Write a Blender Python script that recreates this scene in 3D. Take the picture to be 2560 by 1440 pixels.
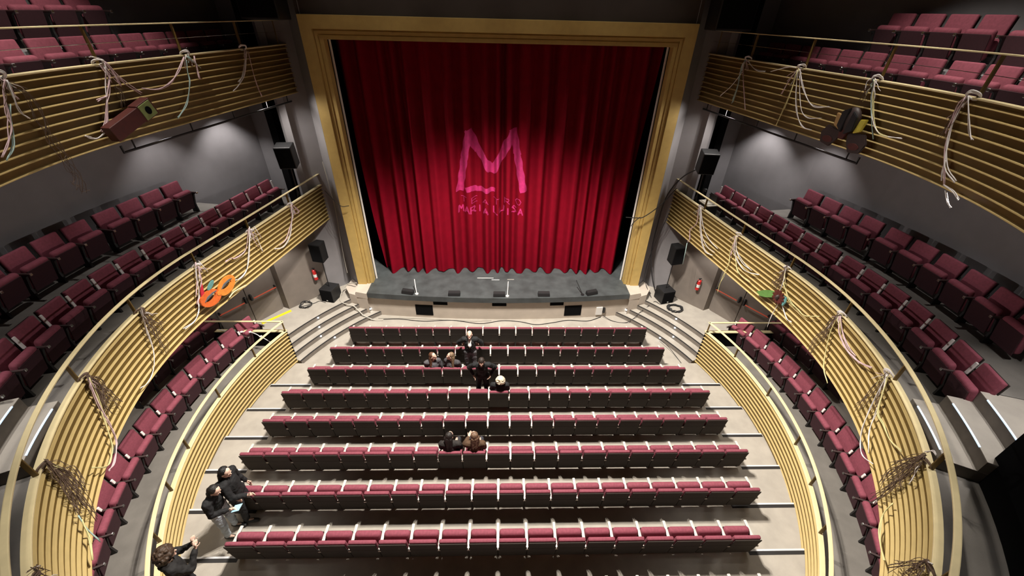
import bpy, bmesh, math, random
from mathutils import Vector, Matrix
random.seed(7)
for o in list(bpy.data.objects): bpy.data.objects.remove(o)
SC = bpy.context.scene
COL = SC.collection
PI = math.pi
# ---------------------------------------------------------------- camera
cam = bpy.data.cameras.new('camera'); camo = bpy.data.objects.new('camera', cam); COL.objects.link(camo)
FPX = 1016.49; YAW, PITCH, ROLL = -0.0357, 0.6006, 0.0255
cam.sensor_fit = 'HORIZONTAL'; cam.sensor_width = 36.0; cam.lens = 36.0*FPX/2560.0
cam.clip_start = 0.05; cam.clip_end = 100
_f = Vector((-math.sin(YAW)*math.cos(PITCH), math.cos(YAW)*math.cos(PITCH), -math.sin(PITCH)))
_r0 = Vector((math.cos(YAW), math.sin(YAW), 0)); _u0 = _r0.cross(_f)
_r = _r0*math.cos(ROLL)+_u0*math.sin(ROLL); _u = -_r0*math.sin(ROLL)+_u0*math.cos(ROLL)
camo.matrix_world = Matrix(((_r.x, _u.x, -_f.x, 0.0145), (_r.y, _u.y, -_f.y, -0.088), (_r.z, _u.z, -_f.z, 9.591), (0, 0, 0, 1)))
SC.camera = camo
# ---------------------------------------------------------------- world, exposure
W = bpy.data.worlds.new('world'); SC.world = W; W.use_nodes = True
W.node_tree.nodes['Background'].inputs[0].default_value = (0.8, 0.85, 1.0, 1)
W.node_tree.nodes['Background'].inputs[1].default_value = 0.0
vs = SC.view_settings; vs.view_transform = 'Standard'; vs.look = 'None'; vs.gamma = 1.0; vs.use_curve_mapping = False
vs.exposure = 0.0
# ---------------------------------------------------------------- house lights
def spot(x, y, z, tx, ty, tz, power, size=80, blend=.6, rad=.08, col=(1, .93, .84), name='house_light'):
    l = bpy.data.lights.new(name, 'SPOT'); l.energy = power; l.spot_size = math.radians(size); l.spot_blend = blend
    l.shadow_soft_size = rad; l.color = col
    o = bpy.data.objects.new(name, l); COL.objects.link(o); o.location = (x, y, z)
    o.rotation_euler = (Vector((tx, ty, tz))-Vector((x, y, z))).to_track_quat('-Z', 'Y').to_euler(); return o
# cluster of ceiling downlights over the middle of the stalls; their cones end at the gallery fronts
for k in range(6):
    a = 2*PI*(k+.5)/6
    x, y = .5*math.cos(a), 7.65+.5*math.sin(a)
    spot(x, y, 12.9, x, y-.4, 0, 2350, 88, .42, .06)
# ring of downlights in the ceiling above the edge of the horseshoe
for sg in (-1, 1):
    for deg, pw in ((14, 700), (-4, 600), (-22, 330), (-40, 140), (-58, 70)):
        a = math.radians(deg); x, y = sg*6.45*math.cos(a), 6.83+6.45*math.sin(a)
        spot(x, y, 12.9, x*1.24, 6.83+(y-6.83)*1.24, 8.2, pw, 64, .6, .05, (1, .93, .84), 'edge_light')
# lighting bar in the ceiling close in front of the proscenium, straight down on the apron
for x in (-3.6, -1.8, 0, 1.8, 3.6):
    spot(x, 11.7, 12.9, x, 12.6, 0, 150, 60, .9, .2, (1, .94, .86), 'bar_light')
# added fill spots at the upper gallery lip, brightening the opposite first gallery
for sg in (-1, 1):
    for y, ty in ((8.72, 8.0), (5.6, 5.0)):
        spot(sg*7.35, y, 7.39, -sg*8.3, ty, 5.1, 650, 44, .8, .05, (1, .95, .92), 'cross_fill')
# house lights under the galleries, near the stage
for sg in (-1, 1):
    spot(sg*6.6, 11.9, 7.38, sg*1.0, 13.2, .8, 230, 120, .9, .10, (1, .93, .86), 'gallery_light')
    spot(sg*6.9, 11.2, 3.40, sg*6.9, 11.2, 0, 90, 120, .6, .06, (1, .95, .9), 'landing_light')
# small downlights under the second gallery, washing the wall behind the first gallery
# (placed with the gallery below)

# ---------------------------------------------------------------- materials
def mat(name, col, rough=.6, metal=0, noise=0, nscale=8, bump=0, bscale=60, emit=0, ecol=None, spec=None, sheen=0):
    m = bpy.data.materials.new(name); m.use_nodes = True; nt = m.node_tree; b = nt.nodes['Principled BSDF']
    b.inputs['Base Color'].default_value = (*col, 1); b.inputs['Roughness'].default_value = rough
    b.inputs['Metallic'].default_value = metal
    if spec is not None: b.inputs['Specular IOR Level'].default_value = spec
    if sheen: b.inputs['Sheen Weight'].default_value = sheen
    tc = None
    if noise or bump:
        tc = nt.nodes.new('ShaderNodeTexCoord')
    if noise:
        n = nt.nodes.new('ShaderNodeTexNoise'); n.inputs['Scale'].default_value = nscale; n.inputs['Detail'].default_value = 5
        r = nt.nodes.new('ShaderNodeValToRGB')
        r.color_ramp.elements[0].color = (*[c*(1-noise) for c in col], 1); r.color_ramp.elements[1].color = (*[min(1, c*(1+noise)) for c in col], 1)
        r.color_ramp.elements[0].position = .3; r.color_ramp.elements[1].position = .7
        nt.links.new(tc.outputs['Object'], n.inputs['Vector']); nt.links.new(n.outputs['Fac'], r.inputs[0]); nt.links.new(r.outputs[0], b.inputs['Base Color'])
    if bump:
        n2 = nt.nodes.new('ShaderNodeTexNoise'); n2.inputs['Scale'].default_value = bscale
        bp = nt.nodes.new('ShaderNodeBump'); bp.inputs['Strength'].default_value = bump; bp.inputs['Distance'].default_value = .01
        nt.links.new(tc.outputs['Object'], n2.inputs['Vector']); nt.links.new(n2.outputs['Fac'], bp.inputs['Height']); nt.links.new(bp.outputs[0], b.inputs['Normal'])
    if emit:
        b.inputs['Emission Color'].default_value = (*(ecol or col), 1); b.inputs['Emission Strength'].default_value = emit
    return m
M = {}
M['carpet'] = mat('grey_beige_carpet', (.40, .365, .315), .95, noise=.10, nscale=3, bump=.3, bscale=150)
M['carpet_shaded'] = mat('shaded_gallery_carpet', (.20, .185, .165), .95, noise=.12, nscale=3, bump=.3, bscale=150)  # carpet darkened to stand in for shade on gallery and box floors
M['carpet_dark'] = mat('riser_carpet', (.20, .175, .15), .95, noise=.1, nscale=6)
M['wall'] = mat('grey_plaster', (.24, .228, .235), .85, noise=.06, nscale=2, bump=.15, bscale=90)
M['wall_low'] = mat('brown_grey_panel', (.20, .17, .145), .8, noise=.08, nscale=3)
M['wall_dark'] = mat('dark_brown_plaster', (.055, .042, .035), .9, noise=.1, nscale=2)
M['black'] = mat('black_wall', (.004, .004, .0045), .95, spec=.1)
M['gold'] = mat('proscenium_yellow', (.50, .345, .11), .55, noise=.07, nscale=5, bump=.1)
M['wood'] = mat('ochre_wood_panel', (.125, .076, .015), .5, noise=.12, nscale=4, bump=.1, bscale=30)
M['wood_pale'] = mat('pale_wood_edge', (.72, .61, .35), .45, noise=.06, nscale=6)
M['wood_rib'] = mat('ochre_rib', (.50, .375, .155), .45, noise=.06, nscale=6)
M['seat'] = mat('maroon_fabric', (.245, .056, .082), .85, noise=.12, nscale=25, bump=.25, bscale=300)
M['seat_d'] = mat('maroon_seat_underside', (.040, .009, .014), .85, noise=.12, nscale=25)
M['shell'] = mat('dark_seat_shell', (.032, .024, .019), .85, noise=.1, nscale=30)
M['arm'] = mat('pale_armrest', (.62, .58, .52), .4)
M['legm'] = mat('seat_leg_black', (.018, .016, .016), .6)
M['chrome'] = mat('chrome', (.7, .7, .68), .25, metal=1)
M['stage'] = mat('black_stage_floor', (.060, .068, .070), .6, noise=.3, nscale=2.5, bump=.2, bscale=20)
M['stagefront'] = mat('stage_front_panel', (.52, .45, .38), .7, noise=.06, nscale=3)
M['plastic'] = mat('black_plastic', (.012, .012, .013), .5)
M['white'] = mat('white_paint', (.75, .73, .70), .5)
M['nosing'] = mat('aluminium_nosing', (.85, .87, .9), .3, metal=.3)
M['strip'] = mat('light_strip', (.75, .85, 1), .3, emit=1.0, ecol=(.6, .8, 1))
M['gap_white'] = mat('lit_gap_white', (.88, .86, .82), .4)  # white of the added gap bars, stands in for lit floor
M['arm_shaded'] = mat('shaded_armrest', (.05, .03, .028), .45)  # gallery copy of the pale armrest, shade put into its colour
M['led'] = mat('step_light', (.8, .9, 1), .3, emit=9, ecol=(.75, .88, 1))
M['skin'] = mat('skin', (.74, .50, .39), .6, noise=.05, nscale=10)
M['curtain'] = mat('red_velvet', (.21, .0016, .012), .85, noise=.08, nscale=4, bump=.2, bscale=200, spec=.1)
M['logo'] = mat('pink_print', (.50, .017, .14), .8, noise=.15, nscale=9)
M['cable'] = mat('black_cable', (.02, .02, .022), .5)
M['cablew'] = mat('grey_cable', (.45, .42, .36), .5)
for k, c in dict(w=(.78, .74, .72), p=(.66, .48, .50), y=(.68, .62, .30), g=(.42, .58, .55), b=(.13, .085, .06)).items():
    M['rib_'+k] = mat('ribbon_'+dict(w='white', p='pink', y='yellow', g='mint', b='brown')[k], c, .6)

# ---------------------------------------------------------------- helpers
def obj(name, bm_or_me, m, parent=None, smooth=False):
    if isinstance(bm_or_me, bmesh.types.BMesh):
        bmesh.ops.recalc_face_normals(bm_or_me, faces=bm_or_me.faces)
        me = bpy.data.meshes.new(name); bm_or_me.to_mesh(me); bm_or_me.free()
    else: me = bm_or_me
    if smooth:
        for p in me.polygons: p.use_smooth = True
    if m is not None and not me.materials: me.materials.append(M[m] if isinstance(m, str) else m)
    o = bpy.data.objects.new(name, me); COL.objects.link(o)
    if parent is not None: o.parent = parent
    return o
def tag(o, label=None, cat=None, group=None, kind=None):
    if label: o['label'] = label
    if cat: o['category'] = cat
    if group: o['group'] = group
    if kind: o['kind'] = kind
    return o
def thing(name, label, cat, loc=(0, 0, 0), rz=0, group=None):
    o = bpy.data.objects.new(name, None); COL.objects.link(o); o.location = loc; o.rotation_euler = (0, 0, rz); o.empty_display_size = .1
    return tag(o, label, cat, group)
def struct(name, bm, m): return tag(obj(name, bm, m), kind='structure')
def box(bm, x0, x1, y0, y1, z0, z1, mtx=None):
    vs_ = [bm.verts.new((x, y, z)) for x in (x0, x1) for y in (y0, y1) for z in (z0, z1)]
    if mtx is not None:
        for v in vs_: v.co = mtx @ v.co
    for f in ((0, 1, 3, 2), (4, 6, 7, 5), (0, 4, 5, 1), (2, 3, 7, 6), (0, 2, 6, 4), (1, 5, 7, 3)): bm.faces.new([vs_[i] for i in f])
    return vs_
def rbox(bm, x0, x1, y0, y1, z0, z1, r=.02, seg=2, mtx=None):
    b2 = bmesh.new(); box(b2, x0, x1, y0, y1, z0, z1)
    bmesh.ops.bevel(b2, geom=b2.edges[:], offset=r, segments=seg, affect='EDGES', profile=.5)
    merge(bm, b2, mtx)
def merge(bm, b2, mtx=None):
    mp = {}
    for v in b2.verts: mp[v] = bm.verts.new((mtx @ v.co) if mtx is not None else v.co)
    for f in b2.faces:
        try: bm.faces.new([mp[v] for v in f.verts])
        except ValueError: pass
    b2.free()
def prism(bm, pts, z0, z1):
    lo = [bm.verts.new((x, y, z0)) for x, y in pts]; hi = [bm.verts.new((x, y, z1)) for x, y in pts]; n = len(pts)
    bm.faces.new(hi); bm.faces.new(lo[::-1])
    for i in range(n): bm.faces.new((lo[i], lo[(i+1) % n], hi[(i+1) % n], hi[i]))
def tube(bm, pts, r, seg=6, caps=True, rend=None):
    pts = [Vector(p) for p in pts]; rings = []; n = len(pts)
    up = Vector((0, 0, 1)); prev = None
    for i, p in enumerate(pts):
        t = (pts[min(i+1, n-1)]-pts[max(i-1, 0)])
        if t.length < 1e-7: t = Vector((0, 0, 1))
        t.normalize()
        if prev is None:
            a = up if abs(t.dot(up)) < .9 else Vector((1, 0, 0)); s = t.cross(a).normalized()
        else:
            s = prev-t*prev.dot(t)
            s = s.normalized() if s.length > 1e-6 else t.orthogonal().normalized()
        prev = s; b = t.cross(s)
        rr = r if rend is None else r+(rend-r)*i/max(1, n-1)
        rings.append([bm.verts.new(p+s*rr*math.cos(2*PI*k/seg)+b*rr*math.sin(2*PI*k/seg)) for k in range(seg)])
    for i in range(n-1):
        for k in range(seg): bm.faces.new((rings[i][k], rings[i][(k+1) % seg], rings[i+1][(k+1) % seg], rings[i+1][k]))
    if caps: bm.faces.new(rings[0][::-1]); bm.faces.new(rings[-1])
def smoothpath(pts, n=6):
    pts = [Vector(p) for p in pts]
    if len(pts) < 3: return pts
    P_ = [pts[0]*2-pts[1]]+pts+[pts[-1]*2-pts[-2]]; out = []
    for i in range(1, len(P_)-2):
        for k in range(n):
            t = k/n; a, b, c, d = P_[i-1:i+3]
            out.append(.5*((2*b)+(c-a)*t+(2*a-5*b+4*c-d)*t*t+(3*b-a-3*c+d)*t**3))
    out.append(pts[-1]); return out
def sph(bm, c, r, mtx=None, u=12, v=8):
    if not hasattr(r, '__len__'): r = (r, r, r)
    m = Matrix.Translation(c) @ (mtx if mtx is not None else Matrix()) @ Matrix.Diagonal((*r, 1))
    bmesh.ops.create_uvsphere(bm, u_segments=u, v_segments=v, radius=1, matrix=m)
def cyl(bm, c, r, h, axis='Z', seg=20, r2=None):
    rot = {'Z': Matrix(), 'X': Matrix.Rotation(PI/2, 4, 'Y'), 'Y': Matrix.Rotation(PI/2, 4, 'X')}[axis]
    bmesh.ops.create_cone(bm, cap_ends=True, segments=seg, radius1=r, radius2=r if r2 is None else r2, depth=h, matrix=Matrix.Translation(c) @ rot)
# ---------------------------------------------------------------- plan of the horseshoe: circle then a straight run to the stage
YC, RR, TH = 6.833, 7.0, math.radians(9.75)
def P2(side, t, off=0):
    if t <= RR*TH or abs(side) == 2:      # side = +-2: the ground-floor boxes follow the full circle
        a = t/RR; x, y = (RR+off)*math.cos(a), YC+(RR+off)*math.sin(a); n = (math.cos(a), math.sin(a))
    else:
        l = t-RR*TH; n = (math.cos(TH), math.sin(TH)); x = (RR+off)*n[0]-n[1]*l; y = YC+(RR+off)*n[1]+n[0]*l
    sg = 1 if side > 0 else -1
    return sg*x, y, sg*n[0], n[1]
def F(side, t, z, off=0):
    x, y, _, _ = P2(side, t, off); return Vector((x, y, z))
def tgrid(t0, t1, step=.25):
    n = max(2, int(round((t1-t0)/step))+1); return [t0+(t1-t0)*i/(n-1) for i in range(n)]
def sweep(bm, side, ts, prof):
    rings = []
    for t in ts: rings.append([bm.verts.new(F(side, t, z, off)) for off, z in prof])
    n = len(prof)
    for i in range(len(ts)-1):
        for k in range(n): bm.faces.new((rings[i][k], rings[i][(k+1) % n], rings[i+1][(k+1) % n], rings[i+1][k]))
    bm.faces.new(rings[0]); bm.faces.new(rings[-1][::-1])
SIDE = {-1: 'left', 1: 'right'}
T_END = RR*TH+5.33       # stage end of the galleries
T_MIN = -RR*PI/2         # middle of the house, under the camera
Z0, Z1, Z2, FH, DR = 1.405, 4.63, 8.674, 1.25, .363
FL1, FL1B, FL2, FL2B, FL0 = 4.05, 4.70, 8.10, 8.80, .80
# ================================================================ the building
def arc(r, a0, a1, n=40, cx=0, cy=YC): return [(cx+r*math.cos(a0+(a1-a0)*i/n), cy+r*math.sin(a0+(a1-a0)*i/n)) for i in range(n+1)]
RD = math.radians
PIER = [(5.20, 12.69), (5.80, 13.35), (6.15, 13.10), (6.45, 12.77)]
GW = [(6.45, 12.77), (7.49, 11.63), (7.74, 11.74), (8.85, 9.98), (9.30, 9.10)]+arc(9.72, RD(10), RD(-90))
UW = [(6.45, 12.77), (6.62, 13.5), (7.85, 13.7), (8.95, 11.3), (9.50, 9.3)]+arc(9.75, RD(8), RD(-90))
def wall(name, pts, sg, z0, z1, m, th=.18):
    bm = bmesh.new(); pts = [Vector((sg*x, y)) for x, y in pts]; n = len(pts); off = []
    for i in range(n):
        t = (pts[min(i+1, n-1)]-pts[max(i-1, 0)]).normalized(); nn = Vector((-t.y, t.x))*sg
        off.append(pts[i]+nn*th)
    A = [[bm.verts.new((p.x, p.y, z)) for z in (z0, z1)] for p in pts]; B = [[bm.verts.new((p.x, p.y, z)) for z in (z0, z1)] for p in off]
    for i in range(n-1):
        bm.faces.new((A[i][0], A[i+1][0], A[i+1][1], A[i][1])); bm.faces.new((B[i][0], B[i][1], B[i+1][1], B[i+1][0]))
        bm.faces.new((A[i][1], A[i+1][1], B[i+1][1], B[i][1])); bm.faces.new((A[i][0], B[i][0], B[i+1][0], A[i+1][0]))
    bm.faces.new((A[0][0], A[0][1], B[0][1], B[0][0])); bm.faces.new((A[-1][0], B[-1][0], B[-1][1], A[-1][1]))
    return struct(name, bm, m)
for sg in (-1, 1):
    S = SIDE[sg]
    wall('wall_pier_'+S, PIER, sg, 0, 13.2, 'wall')
    wall('wall_ground_'+S, GW, sg, 0, FL1-.3, 'wall_low')
    wall('wall_gallery_'+S, UW, sg, FL1-.3, 13.2, 'wall')
bm = bmesh.new(); box(bm, -10, 10, -3.2, 17, 13.2, 13.4); struct('ceiling', bm, 'wall_dark')
# wall above and beside the stage opening, stage house behind
bm = bmesh.new(); box(bm, -5.3, 5.3, 12.70, 12.95, 9.0, 13.2)
box(bm, -5.3, -4.78, 12.70, 12.95, 0, 9.0); box(bm, 4.78, 5.3, 12.70, 12.95, 0, 9.0); struct('wall_stage', bm, 'wall_dark')
bm = bmesh.new(); box(bm, -7, 7, 16.5, 16.7, 0, 13); box(bm, -7, -6.8, 12.95, 16.5, 0, 13); box(bm, 6.8, 7, 12.95, 16.5, 0, 13)
struct('wall_backstage', bm, 'black')
# ---- stage
def lipy(x): return 11.70+.0128*x*x
xs = [-4.78+9.56*i/24 for i in range(25)]
bm = bmesh.new(); prism(bm, [(x, lipy(x)) for x in xs]+[(4.78, 12.69), (5.05, 12.95), (5.05, 13.6), (6.5, 13.7), (6.5, 16.5), (-6.5, 16.5), (-6.5, 13.7), (-5.05, 13.6), (-5.05, 12.95), (-4.78, 12.69)], .85, 1.06)
bmesh.ops.bevel(bm, geom=[e for e in bm.edges if all(abs(v.co.z-1.06) < 1e-4 and v.co.y < 12.5 for v in e.verts)], offset=.02, segments=2, affect='EDGES')
struct('floor_stage', bm, 'stage')
bm = bmesh.new(); xs2 = [-5.0+10*i/24 for i in range(25)]
prism(bm, [(x, lipy(x)+.13) for x in xs2]+[(5.3, 12.69), (5.2, 13.3), (-5.2, 13.3), (-5.3, 12.69)], 0, .86)
struct('wall_stage_front', bm, 'stagefront')
for sg in (-1, 1):
    bm = bmesh.new(); q = [(4.80, 11.98), (5.22, 12.10), (5.30, 12.70), (4.80, 12.70)]; prism(bm, [(sg*x, y) for x, y in (q if sg > 0 else q[::-1])], .8, 1.03)
    q = [(5.22, 12.10), (5.52, 12.22), (5.75, 12.60), (5.70, 13.2), (5.3, 12.8)]; prism(bm, [(sg*x, y) for x, y in (q if sg > 0 else q[::-1])], .5, .88)
    q = [(4.8, 11.98), (5.52, 12.22), (5.75, 12.60), (5.70, 13.2), (5.3, 12.8)]; prism(bm, [(sg*x, y) for x, y in (q if sg > 0 else q[::-1])], 0, .86)
    struct('trim_stage_ledge_'+SIDE[sg], bm, 'stagefront')
# vents in the stage front
def frontbox(bm, x0, x1, z0, z1, d=.012):
    n = 4; 
    for i in range(n):
        a = x0+(x1-x0)*i/n; b = x0+(x1-x0)*(i+1)/n; ya = lipy(a)+.13; yb = lipy(b)+.13
        v = [bm.verts.new(p) for p in ((a, ya-d, z0), (b, yb-d, z0), (b, yb-d, z1), (a, ya-d, z1), (a, ya+.001, z0), (b, yb+.001, z0), (b, yb+.001, z1), (a, ya+.001, z1))]
        for f in ((0, 1, 2, 3), (0, 4, 5, 1), (3, 2, 6, 7), (0, 3, 7, 4), (1, 5, 6, 2)): bm.faces.new([v[k] for k in f])
for nm, lst, lab, g in (('stage_hatch', ((-3.10, -2.46), (2.42, 3.06)), 'square black hatch low in the stage front, {} of centre', None), ('stage_vent', ((-2.42, -1.90), (-.27, .25), (1.86, 2.36)), 'small black vent slot under the stage lip, {}', None)):
    for i, (a, b) in enumerate(lst):
        bm = bmesh.new(); frontbox(bm, a, b, *((.12, .58) if nm == 'stage_hatch' else (.62, .82)))
        w = ('left', 'right')[i] if nm == 'stage_hatch' else ('left of centre', 'in the middle', 'right of centre')[i]
        tag(obj(nm, bm, 'black'), lab.format(w), 'vent' if 'vent' in nm else 'hatch')
# ---- proscenium frame
WI, WO, ZB, ZI, ZO = 4.71, 5.26, 1.03, 8.83, 9.37
prof = [(0, -.25), (0, .03), (.10, .03), (.105, .008), (.13, .008), (.135, .05), (.20, .05), (.205, .025), (.235, .025), (.24, .09), (.545, .09), (.55, .0)]
bm = bmesh.new(); rings = []
for ex, top in ((-1, 0), (-1, 1), (1, 1), (1, 0)):
    rings.append([bm.verts.new((ex*(WI+w), 12.69-h, (ZI+w) if top else ZB)) for w, h in prof])
for i in range(3):
    for k in range(len(prof)-1): bm.faces.new((rings[i][k], rings[i][k+1], rings[i+1][k+1], rings[i+1][k]))
bm.faces.new(rings[0]); bm.faces.new(rings[3][::-1])
tag(obj('proscenium_frame', bm, 'gold'), 'wide yellow moulded proscenium frame around the red stage curtain', 'stage frame')
for sg in (-1, 1):
    bm = bmesh.new(); tube(bm, [(sg*4.67, 12.98, 1.06), (sg*4.67, 12.98, 8.9)], .032, 8)
    tag(obj('white_pole', bm, 'white'), 'tall thin white pole standing just inside the %s edge of the yellow stage frame' % SIDE[sg], 'pole')
# ---- curtain
def fold(x):
    a = math.sin(x*12.6+1.5*math.sin(x*1.9)+.8*math.sin(x*4.1)); a = a*(1.25-.25*a*a)
    return .145*a+.045*math.sin(x*5.3+.8+math.sin(x*3.1))+.02*math.sin(x*25+2*math.sin(x*2.3))
def cy(x, z): 
    k = min(1, max(0, (z-1.1)/7.7)); return 13.55+fold(x*(1-.015*(1-k)))*(1.25-.45*k)
bm = bmesh.new(); NX, NZ = 420, 26; G_ = []
for i in range(NX+1):
    s = -1+2*i/NX; col = []
    for j in range(NZ+1):
        z = 1.085+7.98*j/NZ; x = s*(4.45+.3*(j/NZ)); zz = z+(.02*math.sin(x*5) if j == 0 else 0)
        col.append(bm.verts.new((x, cy(x, zz), zz)))
    G_.append(col)
for i in range(NX):
    for j in range(NZ): bm.faces.new((G_[i][j], G_[i+1][j], G_[i+1][j+1], G_[i][j+1]))
cur = thing('stage_curtain', 'closed deep red pleated velvet curtain with a pink printed M emblem across the stage', 'curtain', (0, 13.55, 1.085))
cl = obj('velvet_drape', bm, 'curtain', None, True); 
me = cl.data; me.transform(Matrix.Translation((0, -13.55, -1.085))); cl.parent = cur
def onfold(bm, pts, w, dz=0):   # a painted stroke on the cloth: ribbon following the folds
    pts = [Vector((a, b)) for a, b in pts]
    for a, b in zip(pts[:-1], pts[1:]):
        d = (b-a); L = d.length; d.normalize(); n = Vector((-d.y, d.x)); a2 = a-d*w*.25; L += w*.5
        nu = max(2, int(L/.025)); nv = max(1, int(w/.025)); g = []
        for i in range(nu+1):
            row = []
            for j in range(nv+1):
                q = a2+d*(L*i/nu)+n*w*(j/nv-.5)*(1+.10*math.sin(q_seed*3+i*.35))
                row.append(bm.verts.new((q.x, cy(q.x, q.y)-.006-13.55, q.y-1.085)))
            g.append(row)
        for i in range(nu):
            for j in range(nv): bm.faces.new((g[i][j], g[i+1][j], g[i+1][j+1], g[i][j+1]))
bm = bmesh.new()
for q_seed, (pl, w) in enumerate(((((-1.40, 4.36), (-1.20, 5.5), (-1.02, 6.30)), .24), (((-1.02, 6.33), (-.80, 5.85), (-.34, 5.15)), .25), (((-.28, 5.05), (.0, 5.5), (.40, 6.28)), .25), (((.42, 6.38), (.55, 5.7), (.80, 4.42)), .24), (((-1.16, 4.38), (-1.0, 4.46), (-.8, 4.36), (-.55, 4.41), (-.22, 4.38)), .17), (((-1.0, 6.2), (-.78, 5.72)), .2))):
    onfold(bm, pl, w)
lg = obj('emblem', bm, 'logo', cur)
L_ = {'T': [((0, 1), (1, 1)), ((.5, 1), (.5, 0))], 'E': [((0, 0), (0, 1)), ((0, 1), (.9, 1)), ((0, .5), (.7, .5)), ((0, 0), (.9, 0))], 'A': [((0, 0), (.5, 1)), ((.5, 1), (1, 0)), ((.22, .38), (.78, .38))],
      'R': [((0, 0), (0, 1)), ((0, 1), (.7, 1)), ((.7, 1), (.8, .75)), ((.8, .75), (.6, .5)), ((.6, .5), (0, .5)), ((.45, .5), (.95, 0))], 'O': [((.3, 0), (0, .5)), ((0, .5), (.3, 1)), ((.3, 1), (.7, 1)), ((.7, 1), (1, .5)), ((1, .5), (.7, 0)), ((.7, 0), (.3, 0))],
      'M': [((0, 0), (.1, 1)), ((.1, 1), (.5, .35)), ((.5, .35), (.9, 1)), ((.9, 1), (1, 0))], 'I': [((.5, 0), (.5, 1))], 'L': [((.1, 1), (.1, 0)), ((.1, 0), (.9, 0))], 'U': [((0, 1), (.1, .15)), ((.1, .15), (.5, 0)), ((.5, 0), (.9, .15)), ((.9, .15), (1, 1))],
      'S': [((.9, .9), (.5, 1)), ((.5, 1), (.1, .78)), ((.1, .78), (.9, .3)), ((.9, .3), (.5, 0)), ((.5, 0), (.05, .1))]}
bm = bmesh.new(); q_seed = 0
def word(txt, x0, z0, adv, w, h, th):
    x = x0
    for ch in txt:
        if ch != ' ':
            for a, b in L_[ch]: onfold(bm, [(x+a[0]*w, z0+a[1]*h), (x+b[0]*w, z0+b[1]*h)], th)
            x += adv
        else: x += adv*.55
word('TEATRO', -1.38, 3.90, .385, .19, .20, .022)

word('MARIA LUISA', -1.48, 3.52, .222, .165, .24, .042)
obj('lettering', bm, 'logo', cur)
# ---- stalls floor: flat in front, then one shallow step per row
YB = [10.262-.9743*i for i in range(9)]
ZF = [0, 0]+[.115+.106*i for i in range(7)]
def chord(y0, y1, r=7.05):
    pts = []
    n = 10
    R_ = [(math.sqrt(max(0, r*r-(y-YC)**2)), y) for y in [y0+(y1-y0)*i/n for i in range(n+1)]]
    return [(x, y) for x, y in R_]+[(-x, y) for x, y in R_[::-1]]
bm = bmesh.new(); prism(bm, [(-9.9, -3.1), (9.9, -3.1), (9.9, 14), (-9.9, 14)], -.2, 0); struct('floor', bm, 'carpet')
YE = [None, None]+[YB[i]+1.10 for i in range(2, 9)]
for i in range(2, 9):
    y1 = YE[i]; y0 = YE[i+1] if i < 8 else YC-7.04
    bm = bmesh.new(); prism(bm, chord(y0, y1), .001, ZF[i]); struct('floor_stalls', bm, 'carpet')
NS = [18, 19, 20, 21, 21, 21, 20, 18, 17]
for i in range(3, 9):
    for sg in (-1, 1):
        xe = math.sqrt(7.0**2-(YE[i]-YC)**2)-.03; xi = NS[i-1]*.275+(.12 if i < 7 else .45)
        if i == 7: xi = 5.15
        if i == 8: xi = 5.0
        t = thing('step_nosing', '%s strip on the stair edge of the %s stalls aisle, beside the %s seat row' % ('metal', SIDE[sg], ['', '', 'third', 'fourth', 'fifth', 'sixth', 'seventh', 'eighth'][i-1]), 'stair nosing', (0, 0, 0), 0, 'stair nosings of the stalls aisles')
        x0, x1 = sorted((sg*xi, sg*xe))
        bm = bmesh.new(); box(bm, x0, x1, YE[i]-.03, YE[i]+.005, ZF[i]-.03, ZF[i]+.008); obj('metal_edge', bm, 'nosing', t)
        bm = bmesh.new(); box(bm, x0, x1, YE[i]-.10, YE[i]-.03, ZF[i], ZF[i]+.005); obj('rubber_insert', bm, 'legm', t)
# ---- curved steps at both sides of the stage, landings
for sg in (-1, 1):
    S = SIDE[sg]
    st = bpy.data.objects.new('stairs', None); COL.objects.link(st); st['kind'] = 'structure'
    radii = [6.87, 7.15, 7.42, 7.70]
    for k, r in enumerate(radii):
        r2 = radii[k+1] if k < 3 else 11.5
        z = .15*(k+1); a0 = RD(22.6) if k < 3 else RD(16); a1 = RD(66)
        def ring(bm, ra, rb, z0, z1):
            p = arc(ra, a0, a1, 24)+arc(rb, a1, a0, 24); p = [(sg*x, y) for x, y in p]; prism(bm, p, z0, z1)
        bm = bmesh.new(); ring(bm, r, r2+.05, .001, z-.012); obj('riser', bm, 'carpet_dark', st)
        bm = bmesh.new(); ring(bm, r+.045, r2+.02, z-.012, z); obj('tread', bm, 'carpet', st)
        bm = bmesh.new(); ring(bm, r, r+.045, z-.012, z+.002); obj('nosing', bm, 'legm', st)
        for deg in ((30, 46) if k else (34, 51)):
            a = RD(deg+1.5*k); c = Vector((sg*(r-.012)*math.cos(a), YC+(r-.012)*math.sin(a), z-.045))
            bm = bmesh.new(); sph(bm, c, (.028, .028, .022), None, 8, 6); obj('step_light', bm, 'led', st)
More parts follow.
